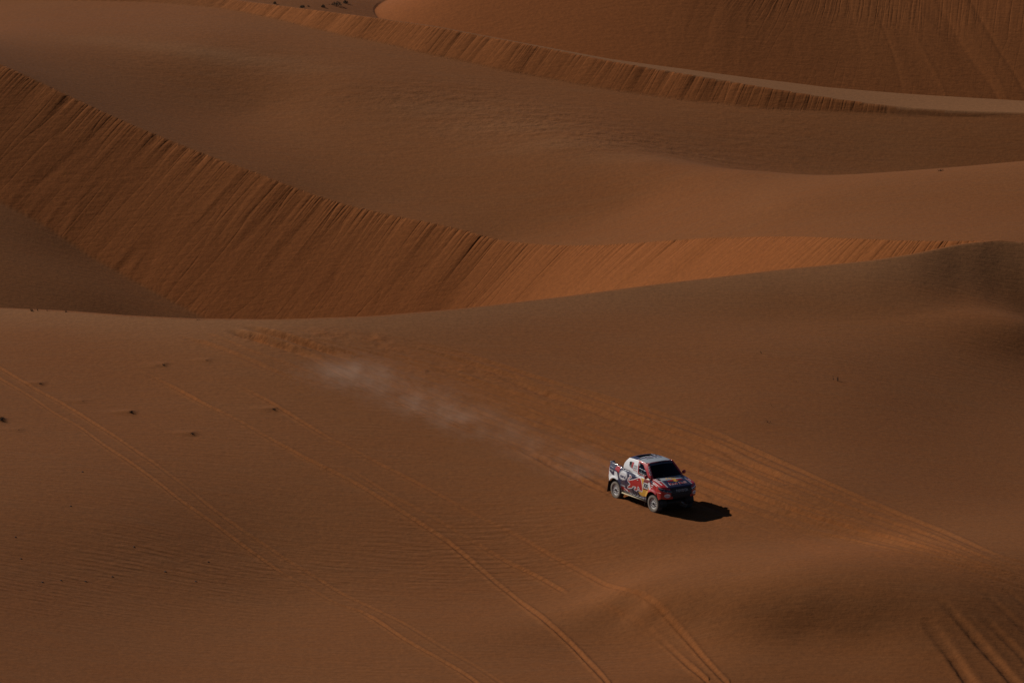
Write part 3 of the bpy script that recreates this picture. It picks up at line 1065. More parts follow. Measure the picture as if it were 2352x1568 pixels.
L_NUM_W = Z1((812, 702), (905, 736), (885, 815), (806, 786))
L_NUM_B = Z1((806, 788), (885, 816), (880, 838), (804, 808))
L_BELT = Z1((688, 588), (900, 664), (900, 676), (688, 606))
L_FSTR = Z1((884, 712), (902, 712), (924, 812), (906, 822))
L_QUAR = Z1((500, 405), (560, 300), (800, 300), (716, 612), (690, 590), (560, 500))


def livery(x, z):
    m = np.full(x.shape, NAVY)
    m[x > .98] = SLATE
    m[(x > 1.06)] = RED
    m[inside(L_WHITER, x, z)] = WHITE
    m[inside(L_NAVYR, x, z)] = NAVY
    m[inside(L_REDTAIL, x, z)] = RED
    m[inside(L_REDB, x, z)] = RED
    m[inside(L_QUAR, x, z)] = WHITE
    m[inside(L_OVAL[0], x, z)] = WHITE
    m[(edge_dist(L_OVAL[1], x, z) < .011)] = NAVY
    m[inside(L_YEL, x, z)] = YELLOW
    ins = inside(BULL, x, z)
    m[(edge_dist(BULL, x, z) < .030) & ~ins] = WHITE
    m[ins] = RED
    m[inside(L_REDL, x, z)] = RED
    m[inside(L_GREYL, x, z)] = GREY_DIMWHITE
    m[inside(L_NUM_R, x, z)] = DKRED
    m[inside(L_NUM_W, x, z)] = WHITE
    m[inside(L_NUM_B, x, z)] = DKRED
    m[inside(L_BELT, x, z)] = WHITE
    m[inside(L_FSTR, x, z)] = WHITE
    m[(x > 1.25) & (np.abs(z - (1.36 - .22 * (x - 1.25))) < .022)] = WHITE
    return m


# --- side panels
xs = np.arange(-2.14, 1.781, .0145)
ts = np.linspace(0, 1, 84)
XX, TT = np.meshgrid(xs, ts, indexing='ij')
ZZ = zbot(XX) * (1 - TT) + ztop(XX) * TT
# pull vertices near the arch onto its circle
for cx in (-WX, WX):
    dx, dz = XX - cx, ZZ - .44
    r = np.hypot(dx, dz)
    snap = (np.abs(r - AR) < .011)
    ZZ = np.where(snap, .44 + dz * AR / np.maximum(r, .01), ZZ)
    XX = np.where(snap, cx + dx * AR / np.maximum(r, .01), XX)


def cell(a):
    return (a[:-1, :-1] + a[1:, :-1] + a[1:, 1:] + a[:-1, 1:]) / 4


xc, zc = cell(XX), cell(ZZ)
arch = rho(xc, zc) < AR
lv = livery(xc, zc)
for sd in (-1, 1):
    P = np.stack([XX, sd * yh(XX, ZZ), ZZ], -1)
    th = .02 * sd
    low = (zc < .53) & (np.abs(xc) < .97)
    grid_obj('bed_side', P, truck, PM, lv, (xc < -.30) & ~arch & ~low, thick=-th)
    grid_obj('rear_quarter', P, truck, PM, lv, (xc >= -.30) & (xc < .16) & ~low, thick=-th)
    dr = grid_obj('door', P, truck, PM, lv, (xc >= .16) & (xc < 1.06) & ~low & ~arch, thick=-th)
    grid_obj('front_fender', P, truck, PM, lv, (xc >= 1.06) & ~arch & ~low, thick=-th)
    grid_obj('rocker_panel', P, truck, PM, np.full(lv.shape, SLATE), low & ~arch, thick=-th)
    bm = bmesh.new()
    add_box(bm, (.20, sd * .925 - .012, 1.20), (.34, sd * .925 + .022, 1.235), .008)
    bm_obj('door_handle', bm, dr, M_CHROME)
    # dark slanted vents ahead of the sill
    for k, xv in enumerate((-.12, .10, .33)):
        pts = [(xv - .06, .74 - .03 * k), (xv + .05, .72 - .03 * k), (xv + .12, .50), (xv + .03, .50)]
        V = []
        for off in (.004, -.012):
            V += [(a, sd * (float(yh(np.array(a), np.array(b))) + off), b) for a, b in pts]
        simple_mesh('side_vent', V, [(0, 1, 2, 3), (7, 6, 5, 4), (0, 4, 5, 1), (1, 5, 6, 2), (2, 6, 7, 3), (3, 7, 4, 0)], truck, PM[BLACK])
    # wheel wells
    for cx in (-WX, WX):
        n = 20
        V, F = [], []
        for i in range(n + 1):
            a = math.pi * (i / n) * 1.16 - .08 * math.pi
            for yy in (.90, .52):
                V.append((cx + AR * math.cos(a), sd * yy, .44 + AR * math.sin(a)))
        for i in range(n):
            F.append((2 * i, 2 * i + 1, 2 * i + 3, 2 * i + 2))
        V.append((cx, sd * .52, .44))
        F += [(2 * i + 1, 2 * n + 2, 2 * i + 3) for i in range(n)]
        simple_mesh('wheel_well', V, F, truck, PM[BLACK], True)
    # side step tube
    bm = bmesh.new()
    add_tube(bm, (-.93, sd * .93, .40), (.98, sd * .93, .40), .028, 10)
    bm_obj('side_step', bm, truck, M_SILL, True)

# --- nose
NS = 3.4
aa = np.radians(np.linspace(-90, 90, 221))
zz = np.linspace(0, 1, 46)
AA, TZ = np.meshgrid(aa, zz, indexing='ij')


def nose_plan(a):
    ca, sa = np.abs(np.cos(a)) ** (2 / NS), np.sign(np.sin(a)) * np.abs(np.sin(a)) ** (2 / NS)
    return 1.765 + .595 * ca, .945 * sa


def nose_z0(a):
    x, y = nose_plan(a)
    return .60 + .14 * np.clip((x - 1.80) / .30, 0, 1)


def nose_pt(a, z, off=0.0):
    x, y = nose_plan(a)
    t = np.clip((z - .98) / .3, 0, 1.2)
    x2 = 1.765 + (x - 1.765) * (1 - .20 * t ** 2) * (1 - .10 * np.clip((.9 - z) / .3, 0, 1) ** 2)
    y2 = y * (1 - .035 * t ** 2)
    # outward offset
    nx, ny = np.cos(a) ** 1.0, np.sin(a)
    return np.stack([x2 + off * nx, y2 + off * ny, z], -1)


def nose_top(a):
    x, y = nose_plan(a)
    return 1.30 - .045 * np.clip((x - 1.765) / .595, 0, 1)


ZN = nose_z0(AA) * (1 - TZ) + nose_top(AA) * TZ
PN = nose_pt(AA, ZN)
yc_, zc_, xc_ = np.abs(cell(PN[..., 1])), cell(PN[..., 2]), cell(PN[..., 0])
mN = np.full(yc_.shape, RED)
mN[(yc_ < .56) & (zc_ > .84)] = BLACK
mN[(yc_ < .46) & (zc_ <= .84)] = BLACK
mN[(np.abs(yc_ - .545) < .028) & (zc_ > .80) & (zc_ < 1.02)] = DKRED
mN[(zc_ > 1.215) & (yc_ < .64)] = NAVY
archN = (np.hypot(xc_ - WX, zc_ - .44) < AR) & (yc_ > .5)
grid_obj('front_bumper', PN, truck, PM, mN, (~archN) & (zc_ < 1.0), thick=.02)
grid_obj('front_panel', PN, truck, PM, mN, (~archN) & (zc_ >= 1.0), thick=.02)
# grille bars and mesh strip
ga = np.radians(np.linspace(-22, 22, 30))
gz = np.linspace(.88, 1.20, 12)
GA, GZ = np.meshgrid(ga, gz, indexing='ij')
grille = grid_obj('grille', nose_pt(GA, GZ, .005), truck, [M_DARK])
for zb in (.91, .96, 1.17):
    GA2, GZ2 = np.meshgrid(ga, [zb - .012, zb, zb + .012], indexing='ij')
    off = np.array([.006, .022, .006])[None, :] + 0 * GA2
    grid_obj('grille_bar', nose_pt(GA2, GZ2, off), grille, [M_DARK])
# headlights
for sd in (-1, 1):
    q = np.linspace(22, 83, 40)
    tt = np.linspace(0, 1, 8)
    Q, TQ = np.meshgrid(q, tt, indexing='ij')
    k = (Q - 22) / 61
    zl = 1.035 + .12 * k ** 1.6
    zu = 1.115 + .125 * k
    ZQ = zl * (1 - TQ) + zu * TQ
    PH = nose_pt(np.radians(Q) * sd, ZQ, .014)
    hl = grid_obj('headlight', PH, truck, [M_LENS], thick=.02)
    PS = nose_pt(np.radians(Q[:, :2]) * sd, np.stack([zu[:, 0] - .024, zu[:, 0] + .004], -1), .020)
    grid_obj('light_strip', PS, hl, [M_LAMP], thick=.008)
    for qq in (36, 52):
        c = nose_pt(np.radians(qq) * sd, 1.085 + .04 * (qq - 36) / 16, .018)
        bm = bmesh.new()
        bmesh.ops.create_uvsphere(bm, u_segments=10, v_segments=6, radius=.024, matrix=Matrix.Translation(c))
        bm_obj('lamp', bm, hl, M_CHROME, True)
# lower skid plate
V = [(2.20, -.52, .80), (2.20, .52, .80), (1.80, .46, .44), (1.80, -.46, .44), (2.16, -.50, .80), (2.16, .50, .80), (1.76, .44, .47), (1.76, -.44, .47)]
simple_mesh('skid_plate', V, [(0, 1, 2, 3), (7, 6, 5, 4), (0, 4, 5, 1), (1, 5, 6, 2), (2, 6, 7, 3), (3, 7, 4, 0)], truck, PM[BLACK])

# --- hood
tt = np.linspace(0, 1, 60)
AH, TH = np.meshgrid(aa, tt, indexing='ij')


def hood_pt(a, t, off=0.0):
    P1 = nose_pt(a, nose_top(a))
    y = P1[..., 1]
    yc = y * .93
    e = 1 - np.clip(np.abs(yc) / .84, 0, 1) ** 2
    P0 = np.stack([1.12 + .20 * e, yc, 1.435 + .045 * e], -1)
    t = np.asarray(t)[..., None]
    P = P0 * (1 - t) + P1 * t
    P[..., 2] += .055 * np.sin(np.pi * np.clip(t[..., 0], 0, 1) ** .85) * (1 - np.clip(np.abs(y) / .95, 0, 1) ** 4) + off
    return P


PHD = hood_pt(AH, TH)
yy_, t_ = cell(PHD[..., 1]), cell(TH)
ay = np.abs(yy_)
mH = np.full(ay.shape, NAVY)
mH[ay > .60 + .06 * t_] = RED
mH[(np.abs(ay - (.60 + .04 * t_)) < .028) & (t_ > .30)] = GREY_DIMWHITE
mH[(ay < .66) & (t_ < .42) & (t_ > .03)] = GREY_DIMWHITE  # white hood panel, its dimmer light painted in as grey
mH[(ay > .55) & (ay < .67) & (t_ > .14) & (t_ < .36)] = BLACK
mH[(np.abs(ay - .77) < .022) & (t_ < .8) & (t_ > .12)] = WHITE
mH[(np.abs(ay - .70) < .015) & (t_ < .5)] = WHITE
mH[t_ < .03] = BLACK
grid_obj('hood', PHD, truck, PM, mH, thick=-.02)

# --- cab
def cab_side(s, t, sd, off=0.0):
    bx, bz = -.93 + 2.06 * s, 1.465 - .03 * s
    s2 = s
    tx = -.74 + 1.37 * s2
    tz = 1.985 + .025 * np.sin(np.pi * s2)
    rx = bx + (tx - bx) * t + np.where(s < .5, (.5 - s) * 2, 0) ** 3 * (-.10) * np.sin(np.pi * t)
    by, ty = .855, .675
    y = by + (ty - by) * t ** 1.25 + .02 * np.sin(np.pi * t)
    return np.stack([rx, sd * (y + off), bz + (tz - bz) * t], -1)


ss = np.linspace(0, 1, 150)
tt = np.linspace(0, 1, 50)
SS, TS = np.meshgrid(ss, tt, indexing='ij')
sc_, tc_ = cell(SS), cell(TS)
WIN = [(.575, .10), (.955, .05), (.93, .40), (.80, .84), (.595, .88)]
win = inside(WIN, sc_, tc_)
mC = np.full(sc_.shape, RED)
mC[sc_ < .545] = WHITE
mC[(tc_ < .05) & (sc_ > .5)] = NAVY
mC[(sc_ < .25) & (tc_ < .06)] = NAVY
for sd in (-1, 1):
    PC = cab_side(SS, TS, sd)
    grid_obj('cab_side', PC, truck, PM, mC, ~win, thick=-.02 * sd)
    gw = grid_obj('side_window', cab_side(SS, TS, sd, -.012), truck, [M_GLASS], None, inside([(a + .004 * (1 if a < .8 else -1), b) for a, b in WIN], sc_, tc_), thick=-.004 * sd)
    bm = bmesh.new()
    for (a, b) in (((.60, .50), (.90, .46)), ((.70, .08), (.70, .50)), ((.60, .20), (.94, .14))):
        p0, p1 = cab_side(np.array(a[0]), np.array(a[1]), sd, .0), cab_side(np.array(b[0]), np.array(b[1]), sd, .0)
        add_tube(bm, p0, p1, .011, 6)
    bm_obj('window_frame', bm, gw, PM[GREY_DIMWHITE])
    c = cab_side(np.array(.615), np.array(.74), sd, .004)
    bm = bmesh.new()
    bmesh.ops.create_cone(bm, cap_ends=True, segments=16, radius1=.062, radius2=.05, depth=.03, matrix=Matrix.Translation(c) @ Matrix.Rotation(math.radians(90), 4, 'X'))
    bm_obj('window_vent', bm, gw, PM[GREY_DIMWHITE])
    # A-pillar
    pl = np.linspace(0, 1, 14)
    edge = cab_side(np.ones_like(pl), pl, sd)
    ws = np.stack([1.235 + (.665 - 1.235) * pl, sd * (.735 + (.575 - .735) * pl), 1.455 + (2.01 - 1.455) * pl], -1)
    bulge = np.sin(np.pi * np.linspace(0, 1, 6))[None, :, None] * np.array([.02, sd * .02, .012])
    PP = edge[:, None] * (1 - np.linspace(0, 1, 6)[None, :, None]) + ws[:, None] * np.linspace(0, 1, 6)[None, :, None] + bulge
    grid_obj('windshield_pillar', PP, truck, [PM[RED]], thick=.02 * sd)
    # mirror
    bm = bmesh.new()
    add_box(bm, (1.00, sd * 1.00 - .085, 1.44), (1.09, sd * 1.00 + .085, 1.60), .03)
    mo = bm_obj('wing_mirror', bm, truck, PM[RED], True)
    bm = bmesh.new()
    add_tube(bm, (1.06, sd * .85, 1.46), (1.05, sd * .96, 1.50), .025)
    bm_obj('mirror_arm', bm, mo, PM[RED])
    simple_mesh('mirror_glass', [(.998, sd * 1.0 - .065, 1.46), (.998, sd * 1.0 + .065, 1.46), (.998, sd * 1.0 + .065, 1.58), (.998, sd * 1.0 - .065, 1.58)], [(0, 1, 2, 3)], mo, M_CHROME)

# windshield
wu = np.linspace(-1, 1, 60)
wt = np.linspace(0, 1, 50)
WU, WT = np.meshgrid(wu, wt, indexing='ij')


def shield(u, t, off=0.0):
    hw = .735 + (.575 - .735) * t
    e = 1 - u ** 2
    x = 1.235 + (.665 - 1.235) * t + (.10 - .035 * t) * e
    z = 1.455 + (2.01 - 1.455) * t + (.02 + .035 * t) * e
    return np.stack([x + off * .62, u * hw, z + off * .78], -1)


wc = cell(WT)
ws_ob = grid_obj('windshield', shield(WU, WT), truck, [M_GLASS], None, wc < .82, thick=.004)
grid_obj('sun_strip', shield(WU, WT, .004), ws_ob, [PM[SLATE]], None, wc >= .815)
for w0, w1 in ((-.75, -.1), (.05, .7)):
    bm = bmesh.new()
    add_tube(bm, shield(np.array(w0), np.array(.02), .02), shield(np.array(w1), np.array(.09), .02), .010, 6)
    bm_obj('wiper', bm, truck, M_DARK)

# roof
rx = np.linspace(0, 1, 110)
ry = np.linspace(-1, 1, 90)
RX, RY = np.meshgrid(rx, ry, indexing='ij')


def roof_pt(s, w, off=0.0):
    edge = cab_side(s, np.ones_like(s), 1)
    hw = edge[..., 1] + (.580 - .675) * sstep(.85, 1, s)
    e = 1 - np.abs(w) ** 3
    x = edge[..., 0] + .10 * e * sstep(.4, 1, s) + .035 * sstep(.9, 1, s)
    z = edge[..., 2] + .062 * e + .025 * sstep(.9, 1, s) * (1 - e)
    return np.stack([x, w * hw, z + off], -1)


PR = roof_pt(RX, RY)
rs, rw = cell(RX), cell(RY)
hatch = (rs > .05) & (rs < .30) & (np.abs(rw) < .62)
mR = np.full(rs.shape, GREY_DIMWHITE)  # white roof, greyed in its colour to stand for grazing sun
mR[rs < .40] = NAVY
mR[(rs >= .30) & (rs < .50) & (np.abs(rw) < .84)] = NAVY
mR[(rs >= .475) & (rs < .51) & (np.abs(rw) < .5)] = DKRED
mR[(np.abs(rw) > .955) & (rs > .40)] = RED
mR[(rs > .945) & (np.abs(rw) < .9)] = DKRED
mR[(rs >= .30) & (rs < .44) & (np.abs(rw) < .22)] = WHITE
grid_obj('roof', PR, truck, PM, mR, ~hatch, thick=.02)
h0 = roof_pt(np.array([.05, .05, .30, .30]), np.array([-.62, .62, .62, -.62]))
V = [tuple(p) for p in h0] + [(p[0] + (.02 if i < 2 else -.02), p[1] * .96, 1.70) for i, p in enumerate(h0)]
simple_mesh('roof_hatch', V, [(4, 5, 6, 7), (0, 1, 5, 4), (1, 2, 6, 5), (2, 3, 7, 6), (3, 0, 4, 7)], truck, PM[BLACK])
for w in (-.62, .62):
    p = roof_pt(np.array(.33), np.array(w))
    bm = bmesh.new()
    add_box(bm, (p[0] - .03, p[1] - .04, p[2] - .01), (p[0] + .05, p[1] + .04, p[2] + .03), .01)
    bm_obj('roof_scoop', bm, truck, PM[BLACK])

# rear wall of the cab, bed, tailgate
R0, R1 = cab_side(np.zeros(20), np.linspace(0, 1, 20), 1), cab_side(np.zeros(20), np.linspace(0, 1, 20), -1)
lam = np.linspace(0, 1, 30)
PW = R0[:, None] * (1 - lam[None, :, None]) + R1[:, None] * lam[None, :, None]
rc = roof_pt(np.zeros(30), 1 - 2 * lam)
PW[-1] = rc
grid_obj('cab_rear_wall', PW, truck, [PM[SLATE]])
simple_mesh('rear_window', [(-.90, -.5, 1.55), (-.90, .5, 1.55), (-.80, .46, 1.76), (-.80, -.46, 1.76)], [(0, 1, 2, 3)], truck, M_LENS)
bx = np.linspace(-2.12, -.90, 40)
for sd in (-1, 1):
    yo = yh(bx, ztop(bx))
    rail = np.stack([np.stack([bx, sd * yo, ztop(bx)], -1), np.stack([bx, sd * (yo - .045), ztop(bx) + .012], -1), np.stack([bx, sd * (yo - .10), ztop(bx)], -1), np.stack([bx, sd * (yo - .12), ztop(bx) - .40], -1)], 1)
    grid_obj('bed_rail', rail, truck, [PM[SLATE]])
    bm = bmesh.new()
    add_box(bm, (-2.155, sd * .66 - .12, 1.50), (-2.06, sd * .66 + .12, 1.56), .02)
    bm_obj('tail_fin', bm, truck, PM[SLATE], True)
    bm = bmesh.new()
    add_box(bm, (-2.165, sd * .73 - .075, .98), (-2.10, sd * .73 + .075, 1.36), .02)
    bm_obj('tail_light', bm, truck, PM[RED], True)
simple_mesh('bed_cover', [(-2.10, -.80, 1.14), (-2.10, .80, 1.14), (-.88, .80, 1.30), (-.88, -.80, 1.30)], [(0, 1, 2, 3)], truck, PM[SLATE])
bm = bmesh.new()
add_box(bm, (-2.15, -.78, .80), (-2.09, .78, 1.20), .02)
bm_obj('tailgate', bm, truck, PM[NAVY], True)
bm = bmesh.new()
add_box(bm, (-2.02, -.72, .62), (-1.92, .72, .82), .02)
bm_obj('rear_bumper', bm, truck, PM[BLACK])
# spare wheel lying in the bed
# chassis and running gear
bm = bmesh.new()
add_box(bm, (-1.95, -.50, .42), (1.85, .50, .86))
add_box(bm, (-.95, -.86, .43), (.95, .86, .60))
bm_obj('chassis', bm, truck, PM[BLACK])
for cx in (-WX, WX):
    bm = bmesh.new()
    add_tube(bm, (cx, -.74, WR), (cx, .74, WR), .05)
    for sd in (-1, 1):
        add_tube(bm, (cx - .18, sd * .45, .50), (cx, sd * .72, .36), .03)
        add_tube(bm, (cx + .18, sd * .45, .50), (cx, sd * .72, .36), .03)
        add_tube(bm, (cx + .05, sd * .60, .40), (cx, sd * .52, .95), .045)
    bm_obj('axle', bm, truck, M_DARK)
# interior
bm = bmesh.new()
add_box(bm, (.88, -.78, .9), (1.16, .78, 1.42), .03)
bm_obj('dashboard', bm, truck, M_SEAT)
bm = bmesh.new()
add_box(bm, (-.86, -.82, .85), (1.12, .82, .90))
add_box(bm, (-.55, -.80, .9), (-.50, .80, 1.86))
bm_obj('cab_floor', bm, truck, M_SEAT)
for sd in (-1, 1):
    bm = bmesh.new()
    add_box(bm, (.05, sd * .38 - .24, .92), (.55, sd * .38 + .24, 1.10), .05)
    add_box(bm, (-.10, sd * .38 - .24, 1.0), (.10, sd * .38 + .24, 1.72), .05)
    bm_obj('seat', bm, truck, M_SEAT, True)
bm = bmesh.new()
for sd in (-1, 1):
    add_tube(bm, (1.08, sd * .74, 1.40), (.60, sd * .58, 1.83), .022)
    add_tube(bm, (.60, sd * .58, 1.83), (-.40, sd * .60, 1.85), .022)
    add_tube(bm, (.10, sd * .62, 1.85), (.05, sd * .78, .9), .022)
add_tube(bm, (.60, -.58, 1.83), (.60, .58, 1.83), .022)
bm_obj('roll_cage', bm, truck, M_DARK)

# --- wheels
def lathe(prof, seg=40):
    n = len(prof)
    V, F = [], []
    for i in range(seg):
        a = 2 * math.pi * i / seg
        for (y, r) in prof:
            V.append((r * math.cos(a), y, r * math.sin(a)))
    for i in range(seg):
        j = (i + 1) % seg
        for k in range(n - 1):
            F.append((i * n + k, i * n + k + 1, j * n + k + 1, j * n + k))
    return V, F


def make_wheel():
    root = bpy.data.objects.new('wheel', None)
    COL.objects.link(root)
    root.parent = truck
    hw = .125
    V, F = lathe([(-hw * .75, .225), (-hw * .95, .25), (-hw, .31), (-hw * .96, .365), (-hw * .80, .395), (-hw * .3, WR), (hw * .3, WR), (hw * .80, .395), (hw * .96, .365), (hw, .31), (hw * .95, .25), (hw * .75, .225)], 56)
    me = bpy.data.meshes.new('tyre')
    me.from_pydata(V, [], F)
    me.materials.append(M_TYRE)
    me.materials.append(M_TYRE2)
    n = 11
    me.polygons.foreach_set('material_index', np.array([(0 if 3 <= (i % n) <= 7 else 1) for i in range(len(F))], np.int32))
    me.polygons.foreach_set('use_smooth', np.ones(len(F), bool))
    ty = new_obj('tyre', me, root)
    bm = bmesh.new()                                   # tread blocks
    for i in range(44):
        a = 2 * math.pi * i / 44
        for yb in (-.085, -.03, .03, .085):
            r = bmesh.ops.create_cube(bm, size=1, matrix=Matrix.Rotation(a + (.035 if abs(yb) > .05 else 0), 4, 'Y') @ Matrix.Translation((WR - .004 - (.006 if abs(yb) > .05 else 0), yb, 0)) @ Matrix.Diagonal((.018, .042, .036, 1)))
    bm_obj('tread', bm, ty, M_TYRE)
    V, F = lathe([(-hw * .80, .232), (-hw * .84, .222), (-hw * .70, .205), (-hw * .45, .20), (hw * .6, .20), (hw * .80, .228)], 40)
    rim = simple_mesh('rim', V, F, root, M_RIM, True)
    bm = bmesh.new()
    for i in range(12):
        m = Matrix.Rotation(2 * math.pi * i / 12, 4, 'Y')
        bmesh.ops.create_cube(bm, size=1, matrix=m @ Matrix.Translation((.150, -hw * .62, 0)) @ Matrix.Diagonal((.115, .02, .030, 1)))
    bmesh.ops.create_cone(bm, cap_ends=True, segments=24, radius1=.10, radius2=.10, depth=.022, matrix=Matrix.Translation((0, -hw * .62, 0)) @ Matrix.Rotation(math.pi / 2, 4, 'X'))
    bm_obj('spokes', bm, rim, M_RIM)
    V, F = lathe([(-hw * .30, .0), (-hw * .30, .20)], 24)
    simple_mesh('brake', V, F, root, M_DARK)
    V, F = lathe([(-hw * .95, .0), (-hw * .95, .052), (-hw * .70, .058)], 20)
    simple_mesh('hub', V, F, root, M_DARK)
    return root


def copy_tree(o, parent):
    c = o.copy()
    COL.objects.link(c)
    c.parent = parent
    for ch in list(o.children):
        copy_tree(ch, c)
    return c


wh = make_wheel()
first = True
wheels = []
for cx in (-WX, WX):
    for sd in (-1, 1):
        w = wh if first else copy_tree(wh, truck)
        first = False
        st = math.radians(4) if cx > 0 else 0
        w.location = (cx, sd * .80, WR)
        w.rotation_euler = (0, random.Random(int(cx * 10 + sd)).uniform(0, 1), (math.pi if sd > 0 else 0) + st)
        w.rotation_mode = 'ZYX' if False else 'XYZ'
        wheels.append(w)
# mudflaps
for cx in (-WX, WX):
    for sd in (-1, 1):
        x0 = cx - .53
        z1 = .70 if cx < 0 else .52
        V = [(x0, sd * .66, z1), (x0, sd * .93, z1), (x0 - .10, sd * .94, .20), (x0 - .10, sd * .66, .20)]
        V += [(a - .012, b, c) for a, b, c in V]
        simple_mesh('mudflap', V, [(0, 1, 2, 3), (7, 6, 5, 4), (0, 4, 5, 1), (1, 5, 6, 2), (2, 6, 7, 3), (3, 7, 4, 0)], truck, PM[BLACK])


# --- lettering
def text_tris(s, bold=0.0):
    cu = bpy.data.curves.new('lettering', 'FONT')
    cu.body = s
    cu.size = 1.0
    cu.offset = bold
    cu.resolution_u = 3
    cu.align_x = 'CENTER'
    cu.align_y = 'CENTER'
    ob = bpy.data.objects.new('lettering', cu)
    COL.objects.link(ob)
    dg = bpy.context.evaluated_depsgraph_get()
    me = bpy.data.meshes.new_from_object(ob.evaluated_get(dg))
    v = np.array([tuple(x.co[:2]) for x in me.vertices])
    f = [tuple(p.vertices) for p in me.polygons]
    bpy.data.objects.remove(ob)
    bpy.data.curves.remove(cu)
    bpy.data.meshes.remove(me)
    return v, f


def lettering(s, fn, mat, width=None, height=None, bold=0.0, parent=None, name='lettering'):
    """fn maps (right, up) in metres to the surface"""
    v, f = text_tris(s, bold)
    lo, hi = v.min(0), v.max(0)
    c = (lo + hi) / 2
    v = v - c
    sz = hi - lo
    kx = width / sz[0] if width else height / sz[1]
    ky = height / sz[1] if height else kx
    v = v * [kx, ky]
    P = fn(v[:, 0], v[:, 1])
    return simple_mesh(name, P, f, parent or truck, mat)


def on_side(x0, z0, ang=0.0, off=.006, sd=-1):
    ca, sa = math.cos(ang), math.sin(ang)

    def fn(a, b):
        x = x0 + a * ca - b * sa
        z = z0 + a * sa + b * ca
        return np.stack([x, sd * (yh(x, z) + off), z], -1)
    return fn


def on_cab(s0, t0, shear=0.0, off=.006, sd=-1):
    def fn(a, b):
        return cab_side(s0 + a / 1.7, t0 + b / .46, sd, off)
    return fn


def on_nose(y0, z0, off=.01):
    def fn(a, b):
        y = y0 + a
        ang = np.arcsin(np.clip(np.sign(y) * (np.abs(y) / .945) ** (NS / 2), -1, 1))
        return nose_pt(ang, z0 + b, off)
    return fn


def on_hood(y0, t0, off=.006, depth=.95):
    def fn(a, b):
        y = y0 + a
        ang = np.arcsin(np.clip(np.sign(y) * (np.abs(y) / .91) ** (NS / 2), -1, 1))
        return hood_pt(ang, t0 - b / depth, off)
    return fn


def on_roof(s0, w0, off=.006):
    def fn(a, b):                      # reads from behind
        return roof_pt(s0 + b / 1.29, w0 - a / .66, off)
    return fn


def on_pillar(sd):
    def fn(a, b):
        t = .5 - a / .72
        e = cab_side(np.ones_like(t), t, sd, .0)
        w = np.stack([1.235 + (.665 - 1.235) * t, sd * (.735 + (.575 - .735) * t), 1.455 + (2.01 - 1.455) * t], -1)
        k = (.5 + b / .16)[:, None] if True else 0
        k = np.clip(k, 0, 1)
        return e * (1 - k) + w * k + np.sin(np.pi * k) * np.array([.02, sd * .02, .012]) + np.array([.012, sd * .004, .012])
    return fn


def plate(poly_fn, pts, mat, name, parent=None):
    P = poly_fn(np.array([p[0] for p in pts]), np.array([p[1] for p in pts]))
    return simple_mesh(name, P, [tuple(range(len(pts)))], parent or truck, mat)


def ring(rx, ry, n=24):
    return [(rx * math.cos(t), ry * math.sin(t)) for t in np.linspace(0, 2 * math.pi, n + 1)[:-1]]


def z1c(X1, Y1):
    p = zoomxz(X1, Y1)
    return float(p[0]), float(p[1])


num = z1c(848, 757)
lettering('300', on_side(*num), M_TEXT_K, .36, .20, .02, name='door_number')
ov = z1c(503, 592)
lettering('eurol', on_side(*ov, ang=-.05), M_TEXT_B, .40, .16, .015)
lettering('See you in', on_side(*z1c(330, 440), ang=-.12), M_TEXT_W, .26, .05, .01)
lettering('Qatar 2022', on_side(*z1c(318, 478), ang=-.12), M_TEXT_W, .42, .085, .015)
# quarter panel: black and red block with GR, then the team name
for sd in (-1,):
    fnq = on_cab(.27, .47)
    plate(fnq, [(-.17, .0), (-.02, .0), (-.02, .14), (-.17, .14)], M_TEXT_K, 'logo_block')
    plate(fnq, [(-.02, .0), (.12, .0), (.12, .14), (-.02, .14)], M_TEXT_R, 'logo_block')
    lettering('G', on_cab(.235, .49, off=.010), M_TEXT_K, .13, .13, .03)
    lettering('R', on_cab(.315, .44, off=.010), M_TEXT_R, .13, .13, .03)
    lettering('TOYOTA', on_cab(.44, .54), M_TEXT_K, .26, .06, .01)
    lettering('GAZOO', on_cab(.44, .38), M_TEXT_K, .26, .06, .01)
    lettering('Racing', on_cab(.44, .22), M_TEXT_R, .24, .065, .01)
lettering('KiNTO', on_pillar(-1), M_TEXT_W, .42, .09, .01)
lettering('TOYOTA', on_nose(0, 1.09, .03), M_TEXT_S, .62, .105, .0)
for sd in (-1, 1):
    fnb = on_nose(sd * .70, .90, .012)
    plate(fnb, ring(.12, .085), PM[WHITE], 'sponsor_oval')
    lettering('eurol', on_nose(sd * .70, .885, .018), M_TEXT_B, .17, .06, .012)
lettering('JUMBO', on_hood(.02, .27), M_TEXT_Y, .74, .15, .02)
# hood emblem: sun disc, two bulls, wordmark
plate(on_hood(0, .50, .006), ring(.17, .13, 30), M_TEXT_Y, 'sun_disc')
bc = BULL - (BULL.min(0) + BULL.max(0)) / 2
bc = bc / (BULL[:, 0].max() - BULL[:, 0].min())
for sd in (-1, 1):
    bmx = bmesh.new()
    vs = []
    fnh = on_hood(sd * .235, .52, .010)
    pts = [(-sd * p[0] * .36, p[1] * .24) for p in bc]
    fno = on_hood(sd * .235, .52, .0085)
    Pb = fnh(np.array([p[0] for p in pts]), np.array([p[1] for p in pts]))
    simple_mesh('bull_emblem', Pb, [tuple(range(len(pts)))], truck, M_TEXT_R)
lettering('Red Bull', on_hood(.0, .78, .005), M_TEXT_W, .90, .165, .045)
lettering('Red Bull', on_hood(.0, .78, .010), M_TEXT_R, .86, .145, .012)
lettering('300', on_roof(.37, .0, .008), M_TEXT_K, .24, .13, .02, name='roof_number')
